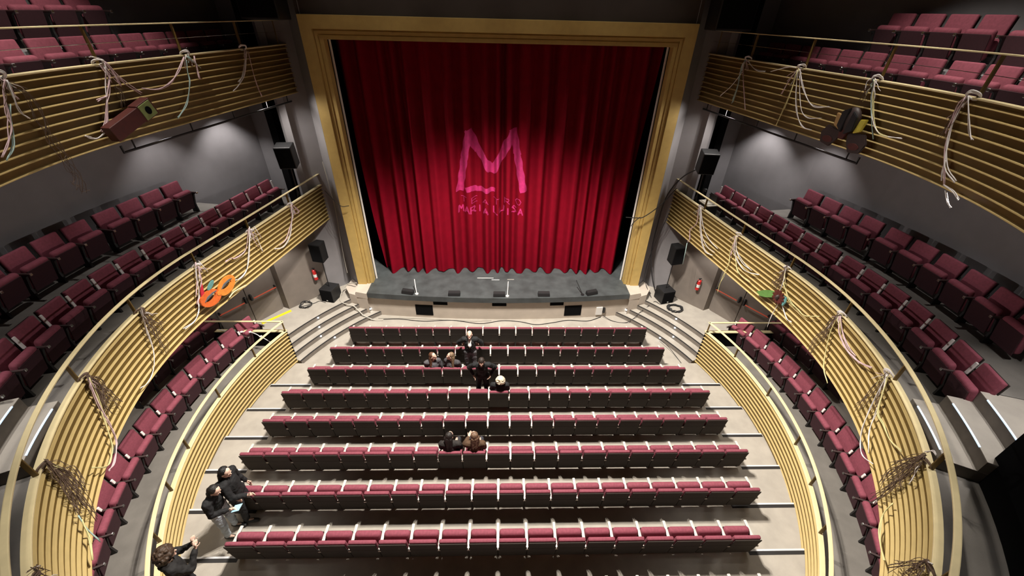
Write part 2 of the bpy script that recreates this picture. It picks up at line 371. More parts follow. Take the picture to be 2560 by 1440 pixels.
# ---- balconies
def parapet(level, sg, zt, zb, dr, t0, t1, tp, label, nrib, circ=False):
    s = sg*2 if circ else sg; ts = tgrid(t0, t1, .14)
    root = thing('balcony_parapet', label, 'parapet')
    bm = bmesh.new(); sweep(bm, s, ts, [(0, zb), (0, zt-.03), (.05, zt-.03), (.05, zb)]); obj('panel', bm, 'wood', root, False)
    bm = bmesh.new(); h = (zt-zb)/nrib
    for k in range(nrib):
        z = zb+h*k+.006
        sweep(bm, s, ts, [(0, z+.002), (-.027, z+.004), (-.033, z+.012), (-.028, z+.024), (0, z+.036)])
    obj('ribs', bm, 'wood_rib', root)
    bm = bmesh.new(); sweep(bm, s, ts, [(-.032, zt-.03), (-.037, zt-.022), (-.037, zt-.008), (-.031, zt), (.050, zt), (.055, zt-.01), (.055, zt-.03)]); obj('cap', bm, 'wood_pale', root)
    zr = zt+dr
    bm = bmesh.new(); sweep(bm, s, ts, [(-.035, zr-.02), (-.035, zr-.004), (-.025, zr), (.025, zr), (.035, zr-.004), (.035, zr-.02)]); obj('handrail', bm, 'wood_pale', root)
    for t in tp:
        bm = bmesh.new(); x, y, nx, ny = P2(s, t, 0); m = Matrix(((nx, -ny, 0, x), (ny, nx, 0, y), (0, 0, 1, 0), (0, 0, 0, 1)))
        rbox(bm, -.028, .028, -.012, .012, zt-.01, zr-.018, .004, 1, m); obj('post', bm, 'wood', root)
    return root, s, ts
TP = [4.72+1.775*(-k) for k in range(9)]
for sg in (-1, 1):
    S = SIDE[sg]
    r1, s, ts = parapet(1, sg, Z1, Z1-FH, DR, T_MIN, T_END, TP[:8], 'ochre ribbed parapet of the first gallery on the %s side, with handrail and ribbons' % S, 10)
    r2, s, ts = parapet(2, sg, Z2, Z2-FH, .559, T_MIN, T_END, TP[:8], 'ochre ribbed parapet of the upper gallery on the %s side, high rail on thin posts' % S, 10)
    for o, t in ((r2, T_END-.35),):
        bm = bmesh.new(); tube(bm, [F(sg, t, Z2), F(sg, t, Z2+.54)], .012, 6); obj('post', bm, 'wood', r2)
    bm = bmesh.new(); tube(bm, [F(sg, t, Z2+.29) for t in ts], .005, 5); obj('safety_wire', bm, 'chrome', r2)
    T0E = RR*RD(22.4)
    r0, s0, ts0 = parapet(0, sg, Z0, 0.0, DR, T_MIN, T0E, [1.55, .1, -1.35, -2.35, -3.4, -5.2, -7.0], 'ochre ribbed parapet of the ground floor box on the %s side' % S, 11, True)
    # return of the ground-floor parapet towards the side wall
    x0, y0, _, _ = P2(sg*2, T0E, 0)
    xe = sg*8.72
    a, b = sorted((x0, xe))
    ra = thing('box_end_parapet', 'short return parapet with twin pale rails closing the %s ground floor box towards the stage' % S, 'parapet')
    bm = bmesh.new(); box(bm, a, b, y0-.02, y0+.04, .3, Z0-.03); obj('panel', bm, 'black', ra)
    bm = bmesh.new(); box(bm, a-.02, b, y0-.05, y0+.06, Z0-.03, Z0); obj('cap', bm, 'wood_pale', ra)
    bm = bmesh.new(); box(bm, a-.02, b, y0-.03, y0+.03, Z0+DR-.02, Z0+DR); obj('handrail', bm, 'wood_pale', ra)
    for x in (x0+sg*.03, xe-sg*.05):
        bm = bmesh.new(); rbox(bm, x-.015, x+.015, y0-.02, y0+.02, Z0-.01, Z0+DR-.018, .004, 1); obj('post', bm, 'wood', ra)
    # slabs
    bm = bmesh.new(); sweep(bm, sg*2, tgrid(T_MIN, T0E-.02, .25), [(.06, .001), (.06, FL0), (2.70, FL0), (2.70, .001)]); struct('floor_box_'+S, bm, 'carpet_shaded')
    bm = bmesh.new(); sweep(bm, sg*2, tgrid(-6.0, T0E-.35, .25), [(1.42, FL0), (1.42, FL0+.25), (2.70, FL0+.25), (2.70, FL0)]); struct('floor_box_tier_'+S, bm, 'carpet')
    bm = bmesh.new(); sweep(bm, sg, tgrid(T_MIN, T_END, .25), [(.055, FL1-.60), (.055, FL1), (2.70, FL1), (2.70, FL1-.60)]); struct('floor_gallery_'+S, bm, 'carpet_shaded')
    bm = bmesh.new(); sweep(bm, sg, tgrid(-RR*RD(18.8), 4.2, .25), [(1.42, FL1), (1.42, FL1B), (2.70, FL1B), (2.70, FL1)]); struct('floor_gallery_tier_'+S, bm, 'carpet_shaded')
    bm = bmesh.new(); sweep(bm, sg, tgrid(T_MIN, T_END, .25), [(.055, FL2-.62), (.055, FL2), (2.70, FL2), (2.70, FL2-.62)]); struct('floor_upper_'+S, bm, 'wall')
    bm = bmesh.new(); sweep(bm, sg, tgrid(-5.5, 4.1, .25), [(1.42, FL2), (1.42, FL2B), (2.70, FL2B), (2.70, FL2)]); struct('floor_upper_tier_'+S, bm, 'wall')
    # gallery stairs beside the last seats, black partition behind them
    for k, (off, z) in enumerate(((.46, 4.265), (.83, 4.48), (1.16, 4.70))):
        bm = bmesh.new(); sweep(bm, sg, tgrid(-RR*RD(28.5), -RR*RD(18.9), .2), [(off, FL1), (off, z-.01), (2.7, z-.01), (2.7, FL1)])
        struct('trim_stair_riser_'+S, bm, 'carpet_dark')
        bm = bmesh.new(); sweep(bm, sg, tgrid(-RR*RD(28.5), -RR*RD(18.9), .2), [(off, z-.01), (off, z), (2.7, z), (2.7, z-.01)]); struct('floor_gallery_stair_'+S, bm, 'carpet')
        bm = bmesh.new(); sweep(bm, sg, tgrid(-RR*RD(26.5 if k else 27.0), -RR*RD(20.2), .1), [(off-.004, z-.012), (off-.004, z+.005), (off+.014, z+.005), (off+.014, z-.012)])
        tag(obj('stair_nosing', bm, 'strip'), 'bright light strip on the %s stair of the %s first gallery' % (['lowest', 'middle', 'top'][k], S), 'stair nosing')
    bm = bmesh.new(); pts = [(sg*x, y) for x, y in arc(7.95, RD(-27.5), RD(-88), 30)]+[(sg*x, y) for x, y in arc(9.7, RD(-88), RD(-20.8), 30)]
    prism(bm, pts, FL1, FL2-.62); struct('wall_partition_'+S, bm, 'black')
    # pipe under the upper gallery
    pz = 7.22
    t = thing('lighting_bar', 'long black lighting pipe hung under the %s upper gallery' % S, 'pipe')
    bm = bmesh.new(); pp = [F(sg, q, pz, .12) for q in tgrid(.95, T_END-.25, .25)]; tube(bm, [pp[0]+Vector((0, 0, .12))]+pp, .022, 8); obj('pipe', bm, 'plastic', t)
    for q in (1.2, 2.6, 3.9, 5.2, 6.1):
        bm = bmesh.new(); tube(bm, [F(sg, q, pz, .12), F(sg, q, 7.48, .12)], .014, 6); obj('hanger', bm, 'plastic', t)
    # downlights under the upper gallery that wash the wall behind the first gallery
    for q, off, pw in ((5.35, 1.50, 240), (3.55, 1.85, 120), (1.75, 1.66, 45), (-.05, 1.66, 45), (-2.5, 1.5, 190), (-3.3, 1.0, 150), (-5.6, .7, 60)):
        c = F(sg, q, 7.44, off); w = F(sg, q, 4.2, off+(.30 if q > 3 else 0))
        spot(c.x, c.y, 7.40, w.x, w.y, w.z, pw, 88 if q > 3 else 70, .7, .03, (1, .95, .92), 'wall_downlight')
    for q, off in ((1.6, 1.75), (-.2, 1.75), (-2.0, 1.75), (-3.8, 1.75), (-5.6, 1.75)):
        c = F(sg*2, q, 3.4, off); w = F(sg*2, q, 0, off-.2)
        spot(c.x, c.y, 3.42, w.x, w.y, w.z, 42, 110, .6, .03, (1, .93, .88), 'box_downlight')
    # doors at the side of the landing
    A = Vector((sg*7.74, 11.74, .6)); B = Vector((sg*8.85, 9.98, .6)); d = (B-A).normalized(); nrm = Vector((-sg*abs(d.y), -abs(d.x), 0))
    dd = bpy.data.objects.new('door_%d' % (1 if sg < 0 else 2), None); COL.objects.link(dd); dd['kind'] = 'structure'
    m = Matrix(((d.x, nrm.x, 0, A.x), (d.y, nrm.y, 0, A.y), (0, 0, 1, .6), (0, 0, 0, 1)))
    for k in (0, 1):
        s0_ = .06+k*.97
        bm = bmesh.new(); rbox(bm, s0_, s0_+.95, 0, .04, 0, 2.1, .006, 1, m); lf = obj('door_leaf', bm, 'wall_low', dd)
        bm = bmesh.new(); p0, p1 = ((s0_+.02, s0_+.80) if k == 0 else (s0_+.14, s0_+.92)); tube(bm, [m @ Vector((p0, .13, .96)), m @ Vector((p1, .13, .96))], .022, 8); obj('push_bar', bm, mat('red_bar', (.75, .13, .07), .4) if 'red_bar' not in bpy.data.materials else bpy.data.materials['red_bar'], lf)
        bm = bmesh.new(); q = s0_+.86 if k == 0 else s0_+.07; rbox(bm, q-.03, q+.03, .03, .15, .90, 1.12, .01, 1, m); obj('lock_box', bm, 'plastic', lf)
        q = s0_+.03 if k == 0 else s0_+.90; bm = bmesh.new(); rbox(bm, q-.02, q+.02, .03, .14, .92, 1.03, .01, 1, m); obj('bar_bracket', bm, 'plastic', lf)
# ================================================================ seats
def seat_meshes():
    R_ = {}
    bm = bmesh.new(); m = Matrix.Translation((0, .045, .60)) @ Matrix.Rotation(RD(7), 4, 'X')
    rbox(bm, -.254, .254, -.03, .045, -.30, .30, .028, 3, m); R_['backrest'] = ('seat', bm)
    bm = bmesh.new(); m = Matrix.Translation((0, .018, .57)) @ Matrix.Rotation(RD(7), 4, 'X')
    rbox(bm, -.252, .252, -.028, -.008, .05, .315, .006, 1, m); rbox(bm, -.270, .270, -.030, -.006, -.33, .07, .006, 1, m); R_['back_shell'] = ('shell', bm)
    # tipped-up cushion, thick and rounded at its front edge (which points up)
    bm = bmesh.new(); m = Matrix.Translation((0, .20, .30)) @ Matrix.Rotation(RD(-12), 4, 'X')
    rbox(bm, -.248, .248, -.062, .074, -.12, .385, .058, 4, m); R_['seat_cushion'] = ('seat', bm)
    bm = bmesh.new(); rbox(bm, -.029, .029, -.02, .47, .565, .605, .012, 2); R_['armrest'] = ('arm', bm)
    bm = bmesh.new(); rbox(bm, -.022, .022, .03, .44, .555, .595, .012, 2); R_['shaded_armrest'] = ('arm_shaded', bm)
    for nm, ln in (('lit_gap_bar', .255), ('lit_gap_bar_short', .12)):  # added white bars, standing for lit tier floor between the backs
        bm = bmesh.new(); rbox(bm, -.026, .026, -.016, .014, 0, ln, .008, 2, Matrix.Translation((0, .108, .585)) @ Matrix.Rotation(RD(7), 4, 'X')); R_[nm] = ('gap_white', bm)
    bm = bmesh.new(); rbox(bm, -.024, .024, .44, .465, .55, .60, .006, 1); R_['metal_tip'] = ('chrome', bm)
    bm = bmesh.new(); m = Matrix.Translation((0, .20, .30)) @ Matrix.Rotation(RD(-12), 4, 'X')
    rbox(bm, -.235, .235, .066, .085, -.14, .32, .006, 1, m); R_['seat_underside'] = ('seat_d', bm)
    bm = bmesh.new()
    v = [(.05, .562), (.40, .562), (.34, .52), (.26, .25), (.28, 0), (.10, 0), (.10, .25), (.03, .50)]
    a = [bm.verts.new((-.02, y, z)) for y, z in v]; b = [bm.verts.new((.02, y, z)) for y, z in v]; n = len(v)
    bm.faces.new(a); bm.faces.new(b[::-1])
    for i in range(n): bm.faces.new((a[i], b[i], b[(i+1) % n], a[(i+1) % n]))
    R_['leg'] = ('legm', bm)
    bm = bmesh.new(); rbox(bm, -.20, .20, .105, .12, .215, .23, .004, 1); R_['foot_bar'] = ('chrome', bm)
    out = {}
    for k, (mm, bm) in R_.items():
        bmesh.ops.recalc_face_normals(bm, faces=bm.faces)
        me = bpy.data.meshes.new(k); bm.to_mesh(me); bm.free(); me.materials.append(M[mm])
        if k in ('backrest', 'seat_cushion'):
            for p in me.polygons: p.use_smooth = True
        out[k] = me
    return out
SM = seat_meshes()
def part(name, me, root, x=0):
    o = bpy.data.objects.new(name, me); COL.objects.link(o); o.parent = root
    if x: o.location = (x, 0, 0)
    return o
def make_seat(x, y, z, rz, label, group, first=False, down=False, bar=False, w=.55, dark=False, up=None):
    r = thing('theatre_seat', label, 'seat', (x, y, z), rz, group)
    part('backrest', SM['backrest'], r); part('back_shell', SM['back_shell'], r)
    c = part('seat_cushion', SM['seat_cushion'], r)
    if down: c.rotation_euler = (RD(-68), 0, 0); c.location = (0, -.17, .34)
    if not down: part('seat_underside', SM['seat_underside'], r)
    for x_ in ((w/2, -w/2) if first else (w/2,)):
        part('leg', SM['leg'], r, x_)
        a = part('armrest', SM['shaded_armrest' if dark else 'armrest'], r, x_)
        if dark: part('metal_tip', SM['metal_tip'], a)
        if up: part('lit_gap_bar', SM[up], a)
    if bar: part('foot_bar', SM['foot_bar'], r)
    return r
ORD = ['', 'first', 'second', 'third', 'fourth', 'fifth', 'sixth', 'seventh', 'eighth', 'ninth', 'tenth', 'eleventh', 'twelfth', 'thirteenth', 'fourteenth', 'fifteenth', 'sixteenth', 'seventeenth', 'eighteenth', 'nineteenth', 'twentieth', 'twenty-first']
OCC = {(2, 6), (2, 7), (3, 10), (5, 8), (5, 9)}
for i in range(9):
    n = NS[i]
    for j in range(n):
        x = (j+.5-n/2)*.55
        mid = (n-1)/2
        if abs(j-mid) < .6 and n % 2: pos = 'exact middle'
        elif j < mid: pos = ('left end' if j == 0 else ORD[j+1]+' from left aisle')
        else: pos = ('right end' if j == n-1 else ORD[n-j]+' from right aisle')
        st = 'occupied maroon' if (i, j) in OCC else 'empty maroon'
        make_seat(x, YB[i], ZF[i], 0, '%s stalls seat, %s, %s row from stage' % (st, pos, ORD[i+1]), 'stalls seats in the %s row from the stage' % ORD[i+1], j == 0, (i, j) in OCC, i in (0, 2, 3, 4))
def curved_row(side, t0, n, offb, z, step, what, group, up=None):
    # seats along an offset of the horseshoe, backs at offset offb, facing the well; offc = row line used for the spacing
    t = t0; offc = offb-.25
    for k in range(n):
        on = (t <= RR*TH) or abs(side) == 2
        x, y, nx, ny = P2(side, t, offb)
        rz = math.atan2(nx, -ny)
        where = 'at stage end' if k == 0 else ORD[k+1]+' from stage end'
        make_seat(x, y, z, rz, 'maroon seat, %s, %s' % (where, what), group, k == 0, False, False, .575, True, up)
        t -= step*(RR/(RR+offc) if on else 1)
for sg in (-1, 1):
    S = SIDE[sg]
    curved_row(sg*2, 2.42, 13, 1.26, FL0, .575, 'front row, %s ground floor box' % S, 'front row of the %s ground floor box' % S, 'lit_gap_bar_short')
    curved_row(sg*2, 2.05, 5, 2.28, FL0+.25, .575, 'back row, %s ground floor box' % S, 'back row of the %s ground floor box' % S)
    curved_row(sg, 5.55, 15, 1.36, FL1, .582, 'front row, %s first gallery' % S, 'front row of the %s first gallery' % S, 'lit_gap_bar')
    curved_row(sg, 3.35, 10, 2.28, FL1B, .60, 'raised back row, %s first gallery' % S, 'back row of the %s first gallery' % S)
    curved_row(sg, 5.55, 12, 1.36, FL2, .582, 'front row, %s upper gallery' % S, 'front row of the %s upper gallery' % S)
    curved_row(sg, 3.20, 7, 2.28, FL2B, .60, 'raised back row, %s upper gallery' % S, 'back row of the %s upper gallery' % S)
# ================================================================ equipment around the stage
def fr(side, t, off=0):     # local frame on a balcony front: x along the front (towards the stage), y outwards, z up
    x, y, nx, ny = P2(side, t, off); sg = 1 if side > 0 else -1
    tx, ty = -ny*sg, nx*sg
    if ty < 0: tx, ty = -tx, -ty
    return Matrix(((tx, nx, 0, x), (ty, ny, 0, y), (0, 0, 1, 0), (0, 0, 0, 1)))
def local(o, root):         # move world-space mesh data under a root that sits at its own location
    o.data.transform(root.matrix_basis.inverted()); o.parent = root; return o
def setroot(name, label, cat, loc, group=None): 
    r = thing(name, label, cat, loc, 0, group); bpy.context.view_layer.update(); return r
def wp(root, name, bm, m, smooth=False):
    o = obj(name, bm, m, None, smooth); o.data.transform(Matrix.Translation(-Vector(root.location))); o.parent = root; return o
for sg in (-1, 1):
    S = SIDE[sg]; rz = Matrix.Rotation(RD(sg*14), 4, 'Z')
    # subwoofer on the landing, speaker on a pole over it
    c = Vector((sg*6.22, 12.32, .6)); r = setroot('subwoofer', 'black subwoofer box on the landing %s of the stage' % S, 'speaker', c)
    m = Matrix.Translation(c) @ rz
    bm = bmesh.new(); rbox(bm, -.25, .25, -.27, .25, 0, .52, .012, 2, m); wp(r, 'cabinet', bm, 'plastic')
    bm = bmesh.new(); box(bm, -.23, .23, -.285, -.27, .03, .49, m); wp(r, 'grille', bm, 'black')
    bm = bmesh.new(); box(bm, -.03, .03, -.292, -.285, .06, .085, m); o = wp(r, 'badge', bm, 'white'); 
    r = setroot('pole_speaker', 'black loudspeaker on a pole above the subwoofer %s of the stage' % S, 'speaker', c+Vector((0, 0, .52)))
    bm = bmesh.new(); tube(bm, [c+Vector((0, 0, .52)), c+Vector((0, 0, 1.68))], .018, 8); wp(r, 'pole', bm, 'plastic')
    bm = bmesh.new(); m2 = Matrix.Translation(c+Vector((0, 0, 1.64))) @ rz
    prof_ = [(-.22, -.2), (.22, -.2), (.15, .2), (-.15, .2)]
    lo = [bm.verts.new(m2 @ Vector((x, y, 0))) for x, y in prof_]; hi = [bm.verts.new(m2 @ Vector((x, y, .68))) for x, y in prof_]
    bm.faces.new(lo[::-1]); bm.faces.new(hi)
    for i in range(4): bm.faces.new((lo[i], lo[(i+1) % 4], hi[(i+1) % 4], hi[i]))
    bmesh.ops.bevel(bm, geom=bm.edges[:], offset=.012, segments=2, affect='EDGES'); wp(r, 'cabinet', bm, 'plastic')
    bm = bmesh.new(); box(bm, -.2, .2, -.212, -.2, .03, .65, m2); wp(r, 'grille', bm, 'black')
    # speaker on a tripod in the first gallery
    c = Vector((sg*6.36, 12.30, FL1)); r = setroot('tripod_speaker', 'black loudspeaker on a tripod in the %s first gallery beside the proscenium' % S, 'speaker', c)
    bm = bmesh.new(); tube(bm, [c+Vector((0, 0, .35)), c+Vector((0, 0, 1.5))], .02, 8); wp(r, 'pole', bm, 'plastic')
    for k in range(3):
        a = 2*PI*k/3+.4; bm = bmesh.new(); tube(bm, [c+Vector((0, 0, .75)), c+Vector((.22*math.cos(a), .22*math.sin(a), .01))], .012, 6); wp(r, 'leg', bm, 'plastic')
    m2 = Matrix.Translation(c+Vector((0, 0, 1.48))) @ Matrix.Rotation(RD(-sg*8), 4, 'Z') @ Matrix.Rotation(RD(8), 4, 'X')
    bm = bmesh.new(); rbox(bm, -.24, .24, -.2, .22, 0, .66, .02, 2, m2); wp(r, 'cabinet', bm, 'plastic')
    bm = bmesh.new(); box(bm, -.22, .22, -.212, -.2, .03, .63, m2); wp(r, 'grille', bm, 'black')
    # big hung speaker high beside the opening
    c = Vector((sg*5.85, 12.25, 9.25)); r = setroot('hung_speaker', 'big black loudspeaker hung high at the top %s of the stage frame' % S, 'speaker', c)
    bm = bmesh.new(); rbox(bm, c.x-.46, c.x+.46, c.y-.35, c.y+.35, c.z, c.z+1.5, .02, 1); wp(r, 'cabinet', bm, 'plastic')
    bm = bmesh.new(); box(bm, c.x-.43, c.x+.43, c.y-.365, c.y-.35, c.z+.05, c.z+1.45); wp(r, 'grille', bm, 'black')
    bm = bmesh.new(); tube(bm, [c+Vector((0, 0, 1.5)), c+Vector((0, 0, 3.95))], .02, 6); wp(r, 'hanger', bm, 'plastic')
    # fire extinguisher on the side wall
    c = Vector((sg*(7.15 if sg > 0 else 6.66), 11.90 if sg > 0 else 12.42, 1.38)); a = c+Vector((-sg*.02, -.03, 0))
    r = setroot('fire_extinguisher', 'red fire extinguisher on the wall %s' % ('right of the stage, near the double doors' if sg > 0 else 'left of the stage, behind the speaker pole'), 'fire extinguisher', c)
    red = bpy.data.materials.get('extinguisher_red') or mat('extinguisher_red', (.55, .02, .02), .3)
    bm = bmesh.new(); cyl(bm, a+Vector((0, 0, .18)), .07, .36, 'Z', 16); sph(bm, a+Vector((0, 0, .36)), (.07, .07, .05)); wp(r, 'cylinder', bm, red)
    bm = bmesh.new(); cyl(bm, a+Vector((0, 0, .43)), .02, .06); box(bm, a.x-.05, a.x+.05, a.y-.012, a.y+.012, a.z+.45, a.z+.47); wp(r, 'valve', bm, 'plastic')
    bm = bmesh.new(); cyl(bm, a+Vector((0, 0, .17)), .0715, .12, 'Z', 16); wp(r, 'instruction_label', bm, 'white')
    bm = bmesh.new(); tube(bm, smoothpath([a+Vector((0, -.02, .44)), a+Vector((-sg*.1, -.03, .35)), a+Vector((-sg*.09, -.03, .12))]), .01, 6); wp(r, 'hose', bm, 'plastic')
def cable(name, label, pts, r=.012, m='cable', cat='cable', seg=6):
    bm = bmesh.new(); tube(bm, smoothpath(pts, 6), r, seg); return tag(obj(name, bm, m), label, cat)
random.seed(3)
def coil(c, R1, n, r, name, label, m='cable'):
    pts = []
    for i in range(n*14):
        a = 2*PI*i/14; rr = R1*(.62+.38*random.random()); pts.append((c[0]+rr*math.cos(a)*1.15, c[1]+rr*math.sin(a), c[2]+.012+.07*random.random()))
    cable(name, label, pts, r, m, 'cable coil')
coil((6.46, 11.72, .6), .26, 7, .012, 'cable_coil', 'big dark coil of cable on the landing right of the stage')
coil((-6.98, 11.83, .6), .22, 3, .012, 'cable_coil', 'loose loops of dark cable on the landing left of the stage')
cable('cable', 'dark cable running from the left subwoofer to the loose cable loops', [(-6.35, 12.0, .61), (-6.6, 12.1, .61), (-6.75, 11.95, .62), (-7.2, 11.72, .61)], .01)
cable('cable', 'pale cable curving from the left stage frame down the curved steps', [(-5.3, 12.55, 1.12), (-5.75, 12.72, .93), (-5.92, 12.45, .68), (-5.80, 12.05, .61), (-5.35, 11.95, .50), (-5.15, 11.85, .34), (-4.95, 11.75, .20), (-4.6, 11.72, .03), (-4.3, 11.72, .02)], .02, 'cablew')
cable('cable', 'dark cable lying on the floor along the foot of the stage front', [(-4.3, 11.78, .02), (-3.7, 11.80, .02), (-2.8, 11.68, .02), (-1.77, 11.74, .02), (-.72, 11.55, .02), (0.1, 11.72, .02), (.77, 11.66, .02), (1.35, 11.50, .02), (2.0, 11.62, .02), (2.58, 11.76, .02), (3.3, 11.72, .02), (3.85, 11.96, .03)], .011)
cable('cable', 'pale cable lying on the floor in front of the stage, left half', [(-4.5, 11.86, .02), (-3.4, 11.86, .02), (-2.2, 11.78, .02), (-1.0, 11.7, .02), (-.3, 11.74, .02)], .014, 'cablew')
cable('cable', 'dark cable crossing the right curved steps towards the subwoofer', [(3.9, 11.95, .1), (4.25, 11.72, .02), (4.7, 11.62, .02), (5.0, 11.68, .17), (5.25, 11.85, .32), (5.6, 12.05, .47), (5.85, 12.15, .62), (6.0, 12.0, .61), (6.2, 12.03, .61)], .011)
cable('cable', 'dark cable looping on the floor at the right end of the front row', [(5.6, 10.6, .16), (5.8, 10.15, .16), (6.0, 9.75, .02), (6.05, 9.4, .02), (6.0, 9.0, .02)], .010)
cable('cable', 'black cable running down the wall right of the yellow stage frame', [(6.30, 12.5, 5.6), (6.0, 12.95, 5.1), (5.66, 12.98, 4.4), (5.58, 12.95, 3.2), (5.60, 12.9, 2.2), (5.85, 12.85, 1.2), (6.05, 12.7, .65)], .02)
cable('cable', 'thinner black cable hanging beside the right stage frame', [(5.9, 12.95, 3.9), (5.62, 12.95, 2.4), (5.50, 12.8, 1.4), (5.62, 12.6, .95), (5.8, 12.4, .62)], .01)
cable('branch', 'thin dark twig clamped across the right side of the yellow stage frame', [(5.75, 12.55, 4.9), (5.3, 12.45, 4.35), (4.84, 12.42, 3.95), (4.6, 12.42, 3.90), (4.22, 12.42, 3.92)], .015, 'plastic', 'branch')
cable('branch', 'short dark twig stub at the right side of the yellow stage frame', [(4.70, 12.42, 3.93), (4.52, 12.40, 3.75), (4.45, 12.40, 3.60)], .013, 'plastic', 'branch')
cable('branch', 'small dark twig on the left side of the yellow stage frame', [(-5.6, 12.5, 4.7), (-5.36, 12.45, 4.4), (-5.15, 12.42, 4.2), (-4.9, 12.42, 4.22)], .011, 'plastic', 'branch')
cable('cable', 'thin pale cable down the wall left of the yellow stage frame', [(-5.75, 13.2, 5.4), (-5.68, 13.15, 4.0), (-5.72, 13.1, 2.8), (-5.75, 13.05, 1.9), (-5.72, 12.95, 1.3)], .010, 'cablew')
# yellow marking strip on the left landing
bm = bmesh.new(); a = Vector((-8.06, 10.8)); b = Vector((-7.39, 11.52)); d = (b-a).normalized(); n = Vector((-d.y, d.x))*.045
v = [(a+n), (b+n), (b-n), (a-n)]; prism(bm, [(p.x, p.y) for p in v], .6, .625); tag(obj('floor_strip', bm, mat('yellow_tape', (.85, .75, .02), .5)), 'bright yellow strip on the landing floor by the left doors', 'floor strip')
# footlight boxes, small stands, tape on the stage
for i, x in enumerate((-3.31, -1.63, -.01, 1.6, 3.37)):
    y = lipy(x)+.15; w = ['at the left end', 'second from the left', 'in the middle', 'second from the right', 'at the right end'][i]
    c = Vector((x, y, 1.06)); r = setroot('stage_monitor', 'low black wedge box on the stage lip, %s' % w, 'stage box', c, 'low black boxes along the stage lip')
    m = Matrix.Translation(c) @ Matrix.Rotation(RD([-12, 0, 0, 0, 18][i]), 4, 'Z')
    bm = bmesh.new(); vs2 = [(-.22, -.09, 0), (.22, -.09, 0), (.22, .09, 0), (-.22, .09, 0), (-.21, -.05, .12), (.21, -.05, .12), (.21, .09, .15), (-.21, .09, .15)]
    q = [bm.verts.new(m @ Vector(p)) for p in vs2]
    for f in ((0, 3, 2, 1), (4, 5, 6, 7), (0, 1, 5, 4), (1, 2, 6, 5), (2, 3, 7, 6), (3, 0, 4, 7)): bm.faces.new([q[k] for k in f])
    bmesh.ops.bevel(bm, geom=bm.edges[:], offset=.012, segments=2, affect='EDGES'); wp(r, 'housing', bm, 'plastic')
    bm = bmesh.new(); box(bm, -.18, .18, .092, .10, .02, .12, m); wp(r, 'front_grille', bm, 'black')
for i, (x, mm, lean, lab) in enumerate(((-2.98, 'white', -.10, 'small white microphone stand on the stage lip, left'), (.28, 'white', .03, 'small white microphone stand beside the middle stage box'), (3.02, 'plastic', -.22, 'small black microphone stand by the right end stage box'))):
    c = Vector((x, lipy(x)+.12, 1.06)); r = setroot('microphone_stand', lab, 'microphone stand', c)
    bm = bmesh.new(); cyl(bm, c+Vector((0, 0, .015)), .06, .03); wp(r, 'base', bm, mm)
    bm = bmesh.new(); tube(bm, [c+Vector((0, 0, .03)), c+Vector((lean*.5, .16, .22)), c+Vector((lean, .34, .42))], .016, 8); wp(r, 'stem', bm, mm)
for i, (x, y, l, lab) in enumerate(((-.55, 13.02, .62, 'long pale tape mark on the stage floor near the curtain'), (-.16, 12.90, .30, 'short white tape mark on the stage floor near the centre'), (.42, 12.93, .26, 'faint white tape mark right of the stage centre'))):
    bm = bmesh.new(); box(bm, x-l/2, x+l/2, y-.016, y+.016, 1.0605, 1.065); tag(obj('tape_mark', bm, 'white' if i < 2 else 'cablew'), lab, 'tape mark')
r = setroot('socket_box', 'white socket box low on the stage front, right end', 'socket', (3.76, lipy(3.76)+.11, .12))
bm = bmesh.new(); frontbox(bm, 3.63, 3.87, .12, .46, .05); wp(r, 'cover', bm, 'white')
bm = bmesh.new(); frontbox(bm, 3.885, 3.97, .22, .42, .08); wp(r, 'plug', bm, 'plastic')
# laptop on a case in the right first gallery
m = fr(1, 5.02, .30); c = m @ Vector((0, 0, FL1)); r = setroot('equipment_case', 'grey equipment case standing in the right first gallery behind the rail', 'case', c)
bm = bmesh.new(); rbox(bm, -.25, .25, -.16, .2, FL1, FL1+.62, .015, 1, m); wp(r, 'body', bm, 'plastic')
bm = bmesh.new(); rbox(bm, -.26, .26, -.17, .21, FL1+.62, FL1+.66, .01, 1, m); wp(r, 'lid', bm, 'cablew')
c = m @ Vector((0, 0, FL1+.66)); r = setroot('laptop', 'open black laptop on the equipment case in the right first gallery', 'laptop', c)
bm = bmesh.new(); rbox(bm, -.18, .18, -.14, .12, FL1+.66, FL1+.68, .005, 1, m); wp(r, 'keyboard_base', bm, 'cablew')
bm = bmesh.new(); rbox(bm, -.18, .18, .12, .135, FL1+.68, FL1+.92, .004, 1, m); wp(r, 'screen', bm, 'plastic')
r = setroot('desk_lamp', 'small black desk lamp beside the laptop in the right first gallery', 'lamp', m @ Vector((.36, 0, FL1)))
bm = bmesh.new(); tube(bm, smoothpath([m @ Vector(q) for q in ((.36, 0, FL1), (.36, 0, FL1+.7), (.40, 0, FL1+.95), (.30, -.02, FL1+1.0))]), .015, 6); wp(r, 'arm', bm, 'plastic')
bm = bmesh.new(); sph(bm, m @ Vector((.27, -.02, FL1+.97)), (.06, .06, .05)); wp(r, 'head', bm, 'plastic')
